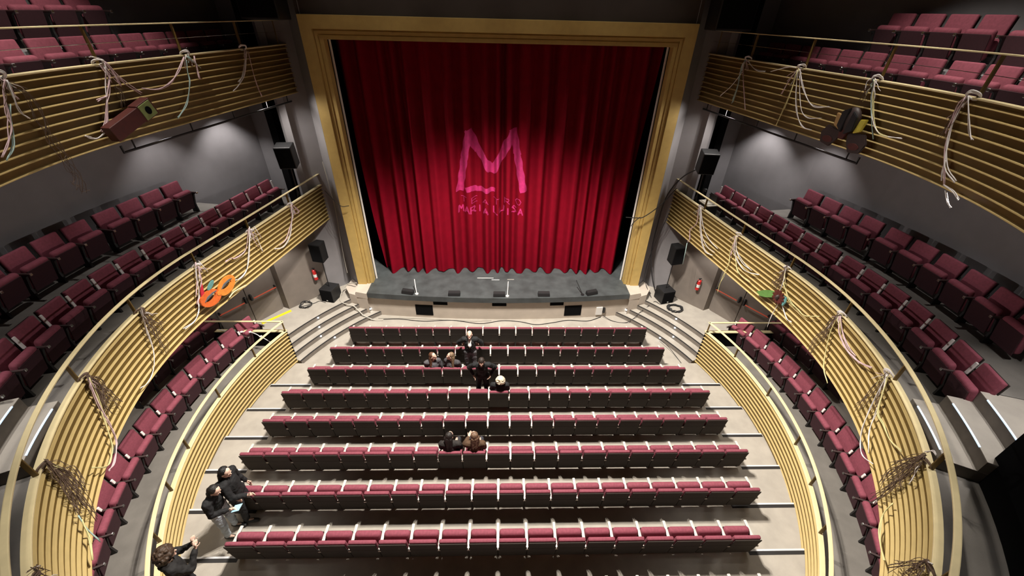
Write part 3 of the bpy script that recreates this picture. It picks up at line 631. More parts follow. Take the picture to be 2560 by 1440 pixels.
# ================================================================ ribbons on the gallery rails
RIB = {'L1L':[((4.674,4.704),[('w',[(4.689,4.671),(4.61,4.424),(4.364,4.04),(4.132,3.809),(3.779,3.688),(3.483,3.809)]),('p',[(4.662,4.657),(4.526,4.292),(4.273,4.018),(3.985,3.832),(3.684,3.805)]),('p',[(4.689,4.671),(4.849,4.45),(4.912,4.318),(4.757,4.346),(4.708,4.458)])]),((2.881,4.799),[('w',[(2.902,4.788),(2.761,4.51),(2.504,4.066),(2.301,3.82),(2.039,3.75),(1.852,3.809),(1.621,3.982)]),('p',[(2.858,4.762),(2.567,4.341),(2.308,4.273),(2.072,4.29),(2.016,4.345),(1.817,4.358)]),('w',[(2.983,4.703),(3.031,4.323),(3.003,3.97)]),('w',[(3.053,4.716),(3.143,4.315)]),('p',[(2.883,4.751),(2.891,4.396),(2.944,4.15)])]),((1.114,4.812),[('w',[(1.1,4.766),(0.964,4.478),(0.829,4.13),(0.713,3.908),(0.586,3.739),(0.399,3.63),(0.059,3.667)]),('w',[(1.185,4.748),(1.262,4.401)]),('p',[(1.11,4.655),(1.045,4.427),(1.014,4.282),(0.833,4.071),(0.671,3.904)]),('p',[(1.091,4.771),(0.929,4.393),(0.729,4.088)])]),((-0.572,4.77),[('w',[(-0.549,4.726),(-0.583,4.635),(-0.704,4.325),(-0.807,3.989),(-0.912,3.765),(-1.091,3.577),(-1.36,3.499),(-1.591,3.592)]),('b',[(-0.554,4.72),(-0.541,4.404),(-0.57,4.119),(-0.559,3.789),(-0.529,3.65)]),('b',[(-0.554,4.72),(-0.424,4.31),(-0.296,4.05)]),('b',[(-0.554,4.72),(-0.618,4.465),(-0.696,4.174),(-0.669,3.994)])]),((-2.336,4.7),[('y',[(-2.328,4.618),(-2.423,4.306),(-2.555,4.023),(-2.674,3.798),(-2.871,3.53),(-3.08,3.464),(-3.295,3.547),(-3.496,3.81)]),('p',[(-2.328,4.618),(-2.503,4.201),(-2.599,3.8),(-2.646,3.67),(-2.761,3.472),(-3.076,3.37),(-3.292,3.456)]),('b',[(-2.315,4.651),(-2.311,4.369),(-2.254,4.114),(-2.127,3.768)]),('b',[(-2.315,4.651),(-2.317,4.422),(-2.38,4.054)]),('b',[(-2.315,4.651),(-2.357,4.274),(-2.381,3.955)]),('b',[(-2.315,4.651),(-2.285,4.529),(-2.162,4.064)]),('b',[(-2.315,4.651),(-2.196,4.344),(-2.327,4.094),(-2.475,3.91)])]),((-4.061,4.726),[('b',[(-4.023,4.695),(-3.957,4.371),(-3.941,4.058),(-3.88,3.845)]),('b',[(-4.023,4.695),(-4.063,4.424),(-4.134,4.141),(-4.15,3.86)]),('b',[(-4.023,4.695),(-4.016,4.264),(-4.092,3.874),(-4.168,3.564)]),('b',[(-4.023,4.695),(-3.908,4.208),(-4.031,3.937)]),('b',[(-4.019,4.672),(-3.875,4.399),(-3.744,4.077),(-3.861,3.89)]),('b',[(-4.03,4.669),(-4.093,4.372),(-4.226,4.029),(-4.294,3.878)]),('g',[(-4.364,3.884),(-4.46,3.666),(-4.504,3.4)]),('y',[(-4.387,3.816),(-4.583,3.655),(-4.851,3.51)])]),((-5.74,4.797),[('b',[(-5.689,4.745),(-5.653,4.643),(-5.629,4.54)]),('b',[(-5.689,4.745),(-5.785,4.823)]),('w',[(-5.665,4.742),(-5.594,4.655)])])],'L1R':[((4.827,4.687),[('w',[(4.852,4.675),(4.765,4.5),(4.519,4.098),(4.261,3.757),(3.963,3.553),(3.648,3.632)]),('w',[(4.805,4.668),(4.693,4.531),(4.349,3.976),(3.979,3.754),(3.607,3.751)]),('p',[(4.867,4.615),(4.818,4.517),(4.779,4.126),(4.958,3.829),(4.851,3.565),(4.901,3.422)]),('g',[(4.903,3.376),(4.806,2.621)]),('w',[(4.787,4.676),(4.379,4.166),(3.962,3.968),(3.526,3.904)])]),((2.99,4.659),[('w',[(3.023,4.604),(2.99,4.473),(2.863,4.165),(2.537,3.971),(2.202,3.933),(1.814,4.089)]),('y',[(2.759,4.033),(2.492,3.754),(1.986,3.74)]),('y',[(3.013,4.584),(3.01,4.512),(3.043,4.065),(2.928,3.844),(2.933,3.534),(2.938,3.325),(2.951,3.051),(2.933,2.747)]),('w',[(2.986,4.598),(2.822,4.251),(2.473,4.072),(2.101,4.046)]),('p',[(3.013,4.584),(2.982,4.29),(2.949,3.989)])]),((1.19,4.753),[('b',[(1.197,4.724),(1.238,4.463),(1.267,4.271),(1.306,4.139)]),('y',[(1.208,4.673),(1.094,4.325),(0.983,4.225),(0.728,4.051),(0.386,4.001),(0.131,4.025),(-0.18,4.268)]),('w',[(0.892,3.85),(0.562,3.638),(0.387,3.643)]),('w',[(0.952,3.806),(0.982,3.372),(0.959,3.038)]),('b',[(1.189,4.685),(1.217,4.303),(1.149,4.054)]),('w',[(1.198,4.679),(1.098,4.38),(1.074,4.045)])]),((-0.592,4.743),[('b',[(-0.569,4.645),(-0.488,4.144),(-0.456,3.903),(-0.419,3.435)]),('b',[(-0.587,4.639),(-0.508,4.302),(-0.532,3.902)]),('p',[(-0.608,4.614),(-0.625,4.575),(-0.841,4.365),(-1.167,4.248),(-1.438,4.266),(-1.637,4.298)]),('y',[(-0.591,4.6),(-0.618,4.253),(-0.762,3.881),(-0.961,3.505),(-1.265,3.379)]),('p',[(-0.625,4.627),(-0.881,4.42),(-1.18,4.313),(-1.459,4.306)]),('w',[(-0.594,4.664),(-0.532,4.449),(-0.534,4.215)])]),((-2.267,4.767),[('b',[(-2.304,4.695),(-2.269,4.236),(-2.225,3.74)]),('w',[(-2.325,4.679),(-2.41,4.365),(-2.504,3.931),(-2.645,3.62),(-2.825,3.43),(-3.066,3.385),(-3.347,3.57)]),('w',[(-2.311,4.665),(-2.466,4.425),(-2.648,4.098),(-2.815,3.787),(-3.145,3.584)]),('y',[(-2.333,4.648),(-2.489,4.409),(-2.699,4.115),(-2.945,4.115),(-3.269,4.134),(-3.652,4.318)]),('p',[(-1.056,4.255),(-1.368,4.243),(-1.673,4.323),(-1.95,4.468)]),('b',[(-2.322,4.656),(-2.433,4.309),(-2.524,4.05)])]),((-4.088,4.765),[('b',[(-4.05,4.733),(-3.939,4.429),(-3.845,4.049),(-3.795,3.698)]),('b',[(-4.05,4.733),(-3.968,4.321),(-3.873,3.878)]),('b',[(-4.05,4.733),(-4.087,4.481),(-4.029,3.997),(-3.966,3.573)]),('b',[(-4.05,4.715),(-3.85,4.409),(-3.722,4.036)]),('b',[(-4.05,4.715),(-3.998,4.263),(-4.121,4.079)]),('b',[(-4.029,4.101),(-4.029,3.837),(-3.926,3.43)]),('y',[(-4.306,3.888),(-4.364,3.669),(-4.554,3.525),(-4.842,3.547),(-5.146,3.675)]),('w',[(-4.038,4.773),(-4.1,4.886),(-4.224,4.935)])]),((-5.766,4.713),[('b',[(-5.704,4.643),(-5.558,4.321),(-5.338,3.894)]),('b',[(-5.704,4.643),(-5.68,4.425),(-5.617,4.169)]),('w',[(-5.701,4.657),(-5.809,4.786)])])],'L2L':[((-0.491,8.644),[('p',[(-0.469,8.641),(-0.466,8.555),(-0.479,8.454),(-0.447,8.387)]),('p',[(-0.487,8.633),(-0.599,8.483),(-0.74,8.251),(-0.822,8.089),(-1.015,7.905),(-1.184,7.789)]),('g',[(-0.632,8.35),(-0.81,8.07),(-0.965,7.859),(-1.162,7.728)]),('b',[(-0.445,8.501),(-0.316,8.418),(-0.296,8.108),(-0.31,7.839),(-0.297,7.655),(-0.297,7.404),(-0.284,7.204),(-0.324,7.037),(-0.263,6.973)]),('w',[(-0.459,8.63),(-0.507,8.433),(-0.523,8.224),(-0.48,8.123)]),('w',[(-0.476,8.632),(-0.489,8.507),(-0.476,8.407)])]),((1.135,8.752),[('w',[(1.163,8.731),(1.175,8.627),(1.029,8.335),(0.885,8.039),(0.68,7.751),(0.449,7.633),(0.295,7.671),(0.227,7.72)]),('p',[(1.19,8.717),(1.246,8.663),(1.316,8.488),(1.445,8.305),(1.602,8.148)]),('p',[(1.191,8.68),(1.168,8.487),(1.019,8.255),(0.888,8.084),(0.734,7.852),(0.544,7.696)]),('p',[(0.964,8.199),(0.837,8.175),(0.752,8.158)]),('b',[(1.188,8.327),(1.226,8.192),(1.22,7.973)]),('w',[(1.153,8.75),(1.082,8.773),(1.002,8.791)]),('p',[(1.204,8.703),(1.262,8.551),(1.273,8.411),(1.293,8.312)])]),((2.97,8.7),[('p',[(2.855,8.636),(2.584,8.395),(2.302,8.233),(1.987,8.168),(1.664,8.214)]),('g',[(2.888,8.583),(2.805,8.371),(2.768,8.226),(2.643,7.992),(2.48,7.786),(2.274,7.652),(2.144,7.6)]),('p',[(3.126,8.636),(3.073,8.395),(3.053,8.213)]),('w',[(2.987,8.691),(3.007,8.573),(3.078,8.566)]),('w',[(2.932,8.666),(2.821,8.516),(2.813,8.444)])]),((4.707,8.724),[('w',[(4.732,8.638),(4.699,8.573),(4.448,8.166),(4.15,7.941),(3.876,7.858)]),('p',[(4.779,8.618),(4.737,8.161),(4.763,7.822),(4.808,7.6)]),('w',[(4.718,8.639),(4.386,8.156),(4.158,8.01)])])],'L2R':[((4.743,8.696),[('g',[(4.781,8.658),(4.838,8.5),(4.789,8.193),(4.779,7.861),(4.789,7.654)]),('p',[(4.795,8.656),(4.747,8.446),(4.496,8.0),(4.218,7.594)]),('w',[(4.712,8.673),(4.432,8.542),(4.195,8.481),(3.961,8.49)]),('w',[(3.783,8.511),(3.328,8.658),(3.093,8.683)]),('g',[(4.781,8.658),(4.817,8.338),(4.762,8.017),(4.791,7.723)]),('w',[(4.749,8.391),(5.018,8.028),(5.341,7.732)])]),((2.991,8.686),[('y',[(3.018,8.652),(3.019,8.613),(3.009,8.143),(3.025,7.786),(3.041,7.484)]),('w',[(3.002,8.623),(2.951,8.489),(2.783,8.122),(2.566,7.792),(2.307,7.615),(2.059,7.589)]),('w',[(2.944,8.622),(2.717,8.355),(2.433,8.124),(2.199,8.032),(1.873,8.092)]),('w',[(2.892,8.527),(2.762,8.294),(2.509,7.918),(2.252,7.799),(1.948,7.847)]),('y',[(3.013,8.622),(2.988,8.236),(2.99,7.861)]),('p',[(3.021,8.636),(3.147,8.416),(3.23,8.116)])]),((1.191,8.716),[('w',[(1.197,8.696),(1.155,8.623),(1.06,8.338),(0.89,8.082),(0.697,7.908),(0.486,7.861),(0.154,7.896)]),('g',[(1.205,8.682),(1.1,8.419),(0.886,8.048),(0.673,7.744)]),('b',[(1.212,8.694),(1.281,8.559),(1.268,8.392)]),('y',[(1.191,8.671),(1.049,8.36),(0.841,8.057),(0.644,7.892),(0.393,7.863)]),('w',[(1.234,8.704),(1.308,8.636),(1.283,8.492)])]),((-0.568,8.706),[('w',[(-0.531,8.669),(-0.53,8.625),(-0.541,8.416),(-0.64,8.096),(-0.872,7.737),(-1.177,7.603)]),('p',[(-0.526,8.657),(-0.53,8.374),(-0.685,8.0),(-0.8,7.825),(-1.029,7.507)]),('w',[(-0.56,8.684),(-0.634,8.588),(-0.904,8.257),(-1.023,8.174)]),('w',[(-1.113,7.449),(-1.265,7.322),(-1.378,7.272)]),('b',[(-0.499,8.62),(-0.53,8.345),(-0.524,8.109)]),('p',[(-0.531,8.669),(-0.481,8.551),(-0.498,8.338),(-0.536,8.142)]),('w',[(-1.029,7.507),(-1.234,7.481),(-1.41,7.424)]),('w',[(-0.81,7.822),(-0.854,7.65),(-0.929,7.548)])])]}
rr = random.Random(5)
KIND = {'L1L': (-1, 'first gallery, left side'), 'L1R': (1, 'first gallery, right side'), 'L2L': (-1, 'upper gallery, left side'), 'L2R': (1, 'upper gallery, right side')}
CNAME = dict(w='white_strand', p='pink_strand', y='yellow_strand', g='mint_strand', b='brown_strand')
for key, lst in RIB.items():
    sg, where = KIND[key]; lev = Z1 if '1' in key[:2] else Z2
    for bi, (kn, strands) in enumerate(lst):
        if key == 'L2L': bi_ = [3, 2, 1, 0][bi]
        else: bi_ = bi
        nb = len(lst)
        t0, z0 = kn
        col = {}
        for c, pl in strands: col[c] = col.get(c, 0)+len(pl)
        main = max(col, key=col.get); adj = dict(w='white', p='pink and white', y='yellow and white', g='mint and white', b='dark brown')[main]
        k2 = ORD[bi_+1]
        root = setroot('ribbon_bundle', '%s ribbons on %s rail post from stage, %s' % (adj, k2, where), 'ribbons', F(sg, t0, lev, -.03), 'ribbon bundles tied to the gallery rails')
        # knot: wound loops around the post foot
        bm = bmesh.new()
        for q in range(7):
            pts = []; ph = rr.uniform(0, 6.28); rad = rr.uniform(.035, .075)
            for i in range(9):
                a = ph+2*PI*i/8; pts.append(F(sg, t0+rad*math.cos(a)*1.1, lev+.02+rad*.9*math.sin(a)*rr.uniform(.7, 1.2), -.05-.05*math.sin(a+1)))
            tube(bm, smoothpath(pts, 3), rr.uniform(.007, .012), 5)
        wp(root, 'knot', bm, 'rib_w' if main != 'b' else 'rib_b', True)
        meshes = {}
        for c, pl in strands:
            bm = meshes.setdefault(c, bmesh.new())
            nn = 2 if c in 'wyg' else 3 if c == 'p' else 8
            L_len = sum(math.hypot(pl[i+1][0]-pl[i][0], pl[i+1][1]-pl[i][1]) for i in range(len(pl)-1))
            for q in range(nn):
                js = .014 if c != 'b' else .09
                pts = []
                for i, (t, z) in enumerate(pl):
                    jj = js*(0.3+min(1, i/2))
                    pts.append(F(sg, t+rr.uniform(-jj, jj), z+rr.uniform(-jj, jj), -.085-rr.uniform(0, .03)))
                tube(bm, smoothpath(pts, 4), (.0075 if c != 'b' else .0035)*rr.uniform(.7, 1.25), 5)
            # short stray ends near the knot
        for q in range(7):
            c = rr.choice(list(meshes)); bm = meshes[c]; a = rr.uniform(-1.0, 1.0); l = rr.uniform(.12, .38)
            pts = [F(sg, t0+rr.uniform(-.03, .03), lev-.02, -.08)]
            for i in range(1, 4): pts.append(F(sg, t0+math.sin(a)*l*i/3+rr.uniform(-.02, .02), lev-.02-math.cos(a)*l*i/3, -.09-rr.uniform(0, .03)))
            tube(bm, smoothpath(pts, 3), .005, 5)
        for c, bm in meshes.items(): wp(root, CNAME[c], bm, 'rib_'+c, True)
# ---- ornaments hung from the ribbons
def flat(bm, pts, m, y0, y1, bev=.01):
    b2 = bmesh.new(); a = [b2.verts.new((x, y0, z)) for x, z in pts]; b = [b2.verts.new((x, y1, z)) for x, z in pts]; n = len(pts)
    b2.faces.new(a); b2.faces.new(b[::-1])
    for i in range(n): b2.faces.new((a[i], b[i], b[(i+1) % n], a[(i+1) % n]))
    if bev: bmesh.ops.bevel(b2, geom=b2.edges[:], offset=bev, segments=2, affect='EDGES')
    merge(bm, b2, m)
def ell2(cx, cz, rx, rz_, rot=0, n=20): return [(cx+rx*math.cos(a)*math.cos(rot)-rz_*math.sin(a)*math.sin(rot), cz+rx*math.cos(a)*math.sin(rot)+rz_*math.sin(a)*math.cos(rot)) for a in [2*PI*i/n for i in range(n)]]
MC = {k: mat('paint_'+k, c, .55, noise=.15, nscale=14) for k, c in dict(orange=(.62, .12, .02), amber=(.66, .22, .03), crimson=(.50, .02, .04), slate=(.09, .10, .11), teal=(.10, .25, .24), rust=(.075, .012, .008), green=(.10, .22, .05), lime=(.22, .28, .09), brownd=(.035, .02, .018), ochre=(.42, .26, .10), yellow=(.60, .50, .06)).items()}
m = fr(-1, 1.25, -.17) @ Matrix.Translation((0, 0, 3.87)) @ Matrix.Rotation(RD(-2), 4, 'Y')
r = setroot('carnival_mask', 'orange eye mask with grey brows hanging on the left first gallery front', 'mask', m @ Vector((0, 0, 0)))
for nm, cx in (('eye_lobe', -.26), ('eye_lobe', .26)):
    bm = bmesh.new(); o_ = ell2(cx, 0, .29, .20, .25 if cx > 0 else -.25, 26); i_ = ell2(cx, .01, .15, .065, .10, 26)
    A = [[bm.verts.new(m @ Vector((x, y, z))) for x, z in q] for q in (o_, i_) for y in (-.02, .02)]
    n = 26
    for i in range(n):
        k = (i+1) % n
        bm.faces.new((A[0][i], A[0][k], A[2][k], A[2][i])); bm.faces.new((A[1][i], A[3][i], A[3][k], A[1][k])); bm.faces.new((A[0][i], A[1][i], A[1][k], A[0][k])); bm.faces.new((A[2][i], A[2][k], A[3][k], A[3][i]))
    wp(r, nm, bm, MC['orange' if cx < 0 else 'amber'])
    bm = bmesh.new(); flat(bm, [(cx-.20, .02), (cx-.08, .095), (cx+.08, .11), (cx+.20, .085), (cx+.08, .075), (cx-.08, .05)], m, -.045, -.02, .004); wp(r, 'brow', bm, MC['slate'])
bm = bmesh.new(); flat(bm, ell2(0, -.03, .10, .07), m, -.03, .015, .01); wp(r, 'bridge', bm, MC['amber'])
bm = bmesh.new(); flat(bm, [(-.50, .05), (-.36, .14), (-.28, .42), (-.40, .30)], m, -.01, .02, .006); wp(r, 'red_plume', bm, MC['crimson'])
bm = bmesh.new(); flat(bm, ell2(-.12, .27, .14, .05, .5), m, -.02, .01, .006); wp(r, 'teal_plume', bm, MC['teal'])
cable('bamboo_stick', 'thin pale bamboo stick with a white tip on the left first gallery front', [F(-1, 1.5, 3.50, -.1), F(-1, 1.7, 3.545, -.1), F(-1, 2.09, 3.482, -.1)], .016, 'wood_pale', 'stick')
m = fr(-1, 1.10, -.2) @ Matrix.Translation((0, 0, 7.80)) @ Matrix.Rotation(RD(-18), 4, 'Y')
r = setroot('painted_box', 'dark red painted box with a green end and black spot on the left upper gallery', 'box ornament', m @ Vector((0, 0, 0)))
bm = bmesh.new(); rbox(bm, -.52, .16, -.10, .08, -.13, .13, .008, 1, m); wp(r, 'red_body', bm, MC['rust'])
bm = bmesh.new(); rbox(bm, .16, .50, -.10, .08, -.15, .15, .008, 1, m); wp(r, 'green_end', bm, MC['rust'])
bm = bmesh.new(); rbox(bm, .18, .46, -.112, -.10, -.13, .13, .003, 1, m); wp(r, 'green_panel', bm, MC['lime'])
bm = bmesh.new(); flat(bm, ell2(.32, 0, .06, .07), m, -.125, -.112, .003); wp(r, 'black_spot', bm, 'black')
m = fr(1, .98, -.16) @ Matrix.Translation((0, 0, 3.97))
r = setroot('flower_ornament', 'dark red flower with a long green leaf on the right first gallery front', 'flower ornament', m @ Vector((0, 0, 0)))
bm = bmesh.new()
for k in range(12):
    a = 2*PI*k/12; flat(bm, ell2(.11*math.cos(a), .11*math.sin(a), .08, .035, a, 10), m, -.02-.004*(k % 2), .01-.004*(k % 2), .004)
wp(r, 'petals', bm, MC['rust'])
bm = bmesh.new(); sph(bm, m @ Vector((0, -.02, 0)), (.07, .05, .07)); wp(r, 'flower_centre', bm, MC['brownd'], True)
bm = bmesh.new(); flat(bm, [(.10, .05), (.25, .02), (.45, -.10), (.68, -.30), (.52, -.34), (.34, -.26), (.14, -.12)], m, .0, .03, .01); wp(r, 'leaf', bm, MC['green'])
bm = bmesh.new(); flat(bm, [(-.08, .1), (-.20, .12), (-.24, 0), (-.20, -.14), (-.08, -.08)], m, .0, .03, .01); wp(r, 'small_leaf', bm, MC['teal'])
m = fr(1, 1.18, -.2) @ Matrix.Translation((0, 0, 7.86))
r = setroot('insect_mask', 'dark winged insect mask with ochre horns on the right upper gallery front', 'mask', m @ Vector((0, 0, 0)))
bm = bmesh.new(); sph(bm, m @ Vector((0, -.02, .12)), (.17, .10, .24), m.to_3x3().to_4x4()); wp(r, 'body', bm, MC['brownd'], True)
bm = bmesh.new(); flat(bm, [(-.06, .3), (-.18, .22), (-.20, -.02), (-.04, -.12)], m, -.13, -.08, .01); flat(bm, [(.02, .34), (.16, .26), (.16, .0), (.03, -.1)], m, -.13, -.08, .01); wp(r, 'wing_cases', bm, 'plastic')
for sx in (-1, 1):
    bm = bmesh.new(); flat(bm, [(sx*.20, .18), (sx*.33, .20), (sx*.30, -.02), (sx*.16, -.08)], m, -.05, .0, .01); wp(r, 'horn', bm, MC['ochre' if sx > 0 else 'yellow'])
    bm = bmesh.new(); flat(bm, [(sx*.05, -.10), (sx*.42, -.04), (sx*.52, -.20), (sx*.46, -.38), (sx*.22, -.42), (sx*.12, -.26)], m, -.04, .0, .015); wp(r, 'wing', bm, MC['brownd'])
    bm = bmesh.new(); flat(bm, ell2(sx*.30, -.29, .12, .06), m, -.055, -.04, .006); wp(r, 'wing_patch', bm, MC['rust'])
bm = bmesh.new(); flat(bm, [(-.10, -.04), (.10, -.04), (.06, -.22), (-.06, -.22)], m, -.09, -.04, .01); wp(r, 'face', bm, MC['rust'])
r = setroot('knotted_garland', 'white knotted string garland on the left box end rail', 'garland', (-8.3, 9.42, 1.62))
gp = [(-8.40, 9.44, 1.50), (-8.2, 9.42, 1.46), (-7.95, 9.42, 1.44), (-7.75, 9.40, 1.43), (-7.5, 9.40, 1.43), (-7.3, 9.35, 1.40), (-7.16, 9.30, 1.34), (-6.99, 9.25, 1.27), (-6.83, 9.20, 1.16), (-6.7, 9.12, 1.05)]
bm = bmesh.new(); tube(bm, smoothpath(gp), .012, 6); wp(r, 'string', bm, 'rib_w', True)
for k in (2, 3, 4, 6, 8):
    bm = bmesh.new(); sph(bm, gp[k], (.04, .03, .03)); sph(bm, Vector(gp[k])+Vector((.03, .01, .01)), (.025, .02, .03)); wp(r, 'knot', bm, 'rib_w', True)
# ================================================================ people
def cap(bm, a, b, ra, rb, flat_=1.0, seg=14):
    a = Vector(a); b = Vector(b); d = b-a; L = d.length
    if L < 1e-6: sph(bm, a, ra); return
    q = Vector((0, 0, 1)).rotation_difference(d.normalized()).to_matrix().to_4x4(); rings = []
    P_ = []
    for i in range(5): th = -PI/2+PI/2*i/4; P_.append((ra*math.sin(th), ra*math.cos(th)))
    for i in range(5): th = PI/2*i/4; P_.append((L+rb*math.sin(th), rb*math.cos(th)))
    for z, r in P_:
        r = max(r, .0005); rings.append([bm.verts.new(a+(q @ Vector((r*math.cos(2*PI*k/seg), r*flat_*math.sin(2*PI*k/seg), z)))) for k in range(seg)])
    for i in range(len(rings)-1):
        for k in range(seg): bm.faces.new((rings[i][k], rings[i][(k+1) % seg], rings[i+1][(k+1) % seg], rings[i+1][k]))
    bm.faces.new(rings[0][::-1]); bm.faces.new(rings[-1])
_tx = bpy.data.textures.new('wrinkle', 'CLOUDS'); _tx.noise_scale = .07
_tx2 = bpy.data.textures.new('strand', 'CLOUDS'); _tx2.noise_scale = .025
def fuse(name, bm, m, parent, vox, it=2, smooth=True):
    bmesh.ops.recalc_face_normals(bm, faces=bm.faces); me = bpy.data.meshes.new(name); bm.to_mesh(me); bm.free()
    o = bpy.data.objects.new(name, me); COL.objects.link(o)
    md = o.modifiers.new('r', 'REMESH'); md.mode = 'VOXEL'; md.voxel_size = vox; md.use_smooth_shade = True
    if it: s = o.modifiers.new('s', 'SMOOTH'); s.iterations = it; s.factor = .5
    if name in ('jacket', 'trousers', 'hair'):
        dm = o.modifiers.new('d', 'DISPLACE'); dm.texture = _tx2 if name == 'hair' else _tx; dm.texture_coords = 'LOCAL'; dm.strength = .014 if name == 'hair' else .034; dm.mid_level = .5
    dg = bpy.context.evaluated_depsgraph_get(); dg.update(); me2 = bpy.data.meshes.new_from_object(o.evaluated_get(dg)); o.modifiers.clear(); o.data = me2
    for p in me2.polygons: p.use_smooth = True
    me2.materials.clear(); me2.materials.append(M[m] if isinstance(m, str) else m); o.parent = parent; return o
def hand(bm, w, d, side, curl=.5):      # wrist, pointing direction, thumb side
    w = Vector(w); d = Vector(d).normalized(); s = Vector(side).normalized(); s = (s-d*s.dot(d)).normalized(); n = d.cross(s)
    cap(bm, w, w+d*.075, .024, .036, .55)
    for i, (o, l) in enumerate(((.030, .068), (.010, .076), (-.010, .070), (-.029, .055))):
        b = w+d*.085+s*o; k = b+d*l*.5+n*curl*.012; cap(bm, b, k, .0095, .009, 1, 8); cap(bm, k, k+(d*(1-curl*.6)+n*curl).normalized()*l*.5, .009, .0075, 1, 8)
    b = w+d*.03+s*.03; cap(bm, b, b+(d*.7+s*.8).normalized()*.035, .012, .010, 1, 8); e = b+(d*.7+s*.8).normalized()*.035; cap(bm, e, e+(d+s*.2).normalized()*.028, .010, .008, 1, 8)
def person(label, loc, rz, J, top, bottom, hair, hstyle='short', shoe=(.02, .02, .02), shirt=None, skirt=False, skin=None, hold=None, hood=None):
    r = thing('person', label, 'person', loc, rz)
    V = {k: Vector(v) for k, v in J.items()}; sk = M['skin']
    bm = bmesh.new()
    # torso, neck, head
    cap(bm, V['pel'], V['che'], .125, .135, .75); cap(bm, V['shL'], V['shR'], .06, .06); cap(bm, V['che'], V['nec'], .09, .052); cap(bm, V['nec'], V['hea'], .05, .05)
    h = V['hea']; fw = V['look'].normalized(); upv = (V.get('hup') or Vector((0, 0, 1))); upv = (upv-fw*upv.dot(fw)).normalized(); rt = fw.cross(upv)
    H = Matrix(((rt.x, fw.x, upv.x, h.x), (rt.y, fw.y, upv.y, h.y), (rt.z, fw.z, upv.z, h.z), (0, 0, 0, 1)))
    def hs(c, rad): sph(bm, (0, 0, 0), 1, H @ Matrix.Translation(c) @ Matrix.Diagonal((*rad, 1)), 14, 10)
    hs((0, -.01, .03), (.076, .095, .092)); hs((0, .022, -.045), (.058, .070, .070)); hs((0, .098, -.012), (.013, .020, .024)); hs((0, .080, -.088), (.026, .022, .018))
    for sx in (-1, 1): hs((sx*.078, -.005, -.01), (.011, .02, .03)); hs((sx*.03, .083, .018), (.022, .010, .009))
    for s_ in 'LR':
        cap(bm, V['sh'+s_], V['el'+s_], .048, .040); cap(bm, V['el'+s_], V['wr'+s_], .039, .027)
        hd = V.get('hd'+s_) or (V['wr'+s_]-V['el'+s_]); hand(bm, V['wr'+s_], hd, (V.get('th'+s_) or Vector((0, 1, 0.3))))
        cap(bm, V['hi'+s_], V['kn'+s_], .080, .055); cap(bm, V['kn'+s_], V['an'+s_], .052, .038); cap(bm, V['an'+s_], V['an'+s_]+V['toe']*.16-Vector((0, 0, .03)), .035, .028)
    fuse('body', bm, sk, r, .0085, 2)
    tm = mat('cloth', top, .85, noise=.25, nscale=9, bump=.5, bscale=25); bmt = mat('cloth', bottom, .8, noise=.15, nscale=12, bump=.3, bscale=30); hm = mat('hair', hair, .5, noise=.4, nscale=30, bump=.8, bscale=90)
    bm = bmesh.new(); cap(bm, V['pel']+Vector((0, 0, .02)), V['che'], .165, .165, .8); cap(bm, V['shL'], V['shR'], .082, .082); cap(bm, V['che'], V['nec']-Vector((0, 0, .03)), .13, .07)
    for s_ in 'LR':
        cap(bm, V['sh'+s_], V['el'+s_], .078, .062); cap(bm, V['el'+s_], V['wr'+s_]+(V['el'+s_]-V['wr'+s_]).normalized()*.03, .062, .045)
    if skirt: cap(bm, V['pel']+Vector((0, 0, .05)), (V['knL']+V['knR'])/2+Vector((0, 0, .1)), .18, .20, .85)
    if hood is not None: cap(bm, V['nec']+Vector((-.08, -.04, .02)), V['nec']+Vector((.08, -.04, .02)), .085, .085)
    fuse('jacket', bm, tm, r, .014, 3)
    if shirt is not None:
        bm = bmesh.new(); a = V['che']; f = V['toe']; c = a+f*.115+Vector((0, 0, .02)); sx = Vector((f.y, -f.x, 0))
        cap(bm, V['nec']+f*.05, V['che']+f*.125, .05, .055, .6); cap(bm, V['che']+f*.125, V['pel']+f*.135+Vector((0, 0, .2)), .055, .02, .6); fuse('shirt', bm, mat('shirt', shirt, .8), r, .01, 2)
    bm = bmesh.new(); cap(bm, V['hiL'], V['hiR'], .11, .11); cap(bm, V['pel'], V['pel']+Vector((0, 0, -.02)), .13, .13, .8)
    for s_ in 'LR': cap(bm, V['hi'+s_], V['kn'+s_], .10, .075); cap(bm, V['kn'+s_], V['an'+s_]+Vector((0, 0, .04)), .073, .058)
    fuse('trousers', bm, bmt, r, .014, 3)
    for s_ in 'LR':
        bm = bmesh.new(); cap(bm, V['an'+s_]+Vector((0, 0, -.02)), V['an'+s_]+V['toe']*.19-Vector((0, 0, .035)), .05, .038, .85); cap(bm, V['an'+s_], V['an'+s_]-V['toe']*.05-Vector((0, 0, .03)), .045, .04); fuse('shoe', bm, mat('shoe', shoe, .5), r, .010, 2)
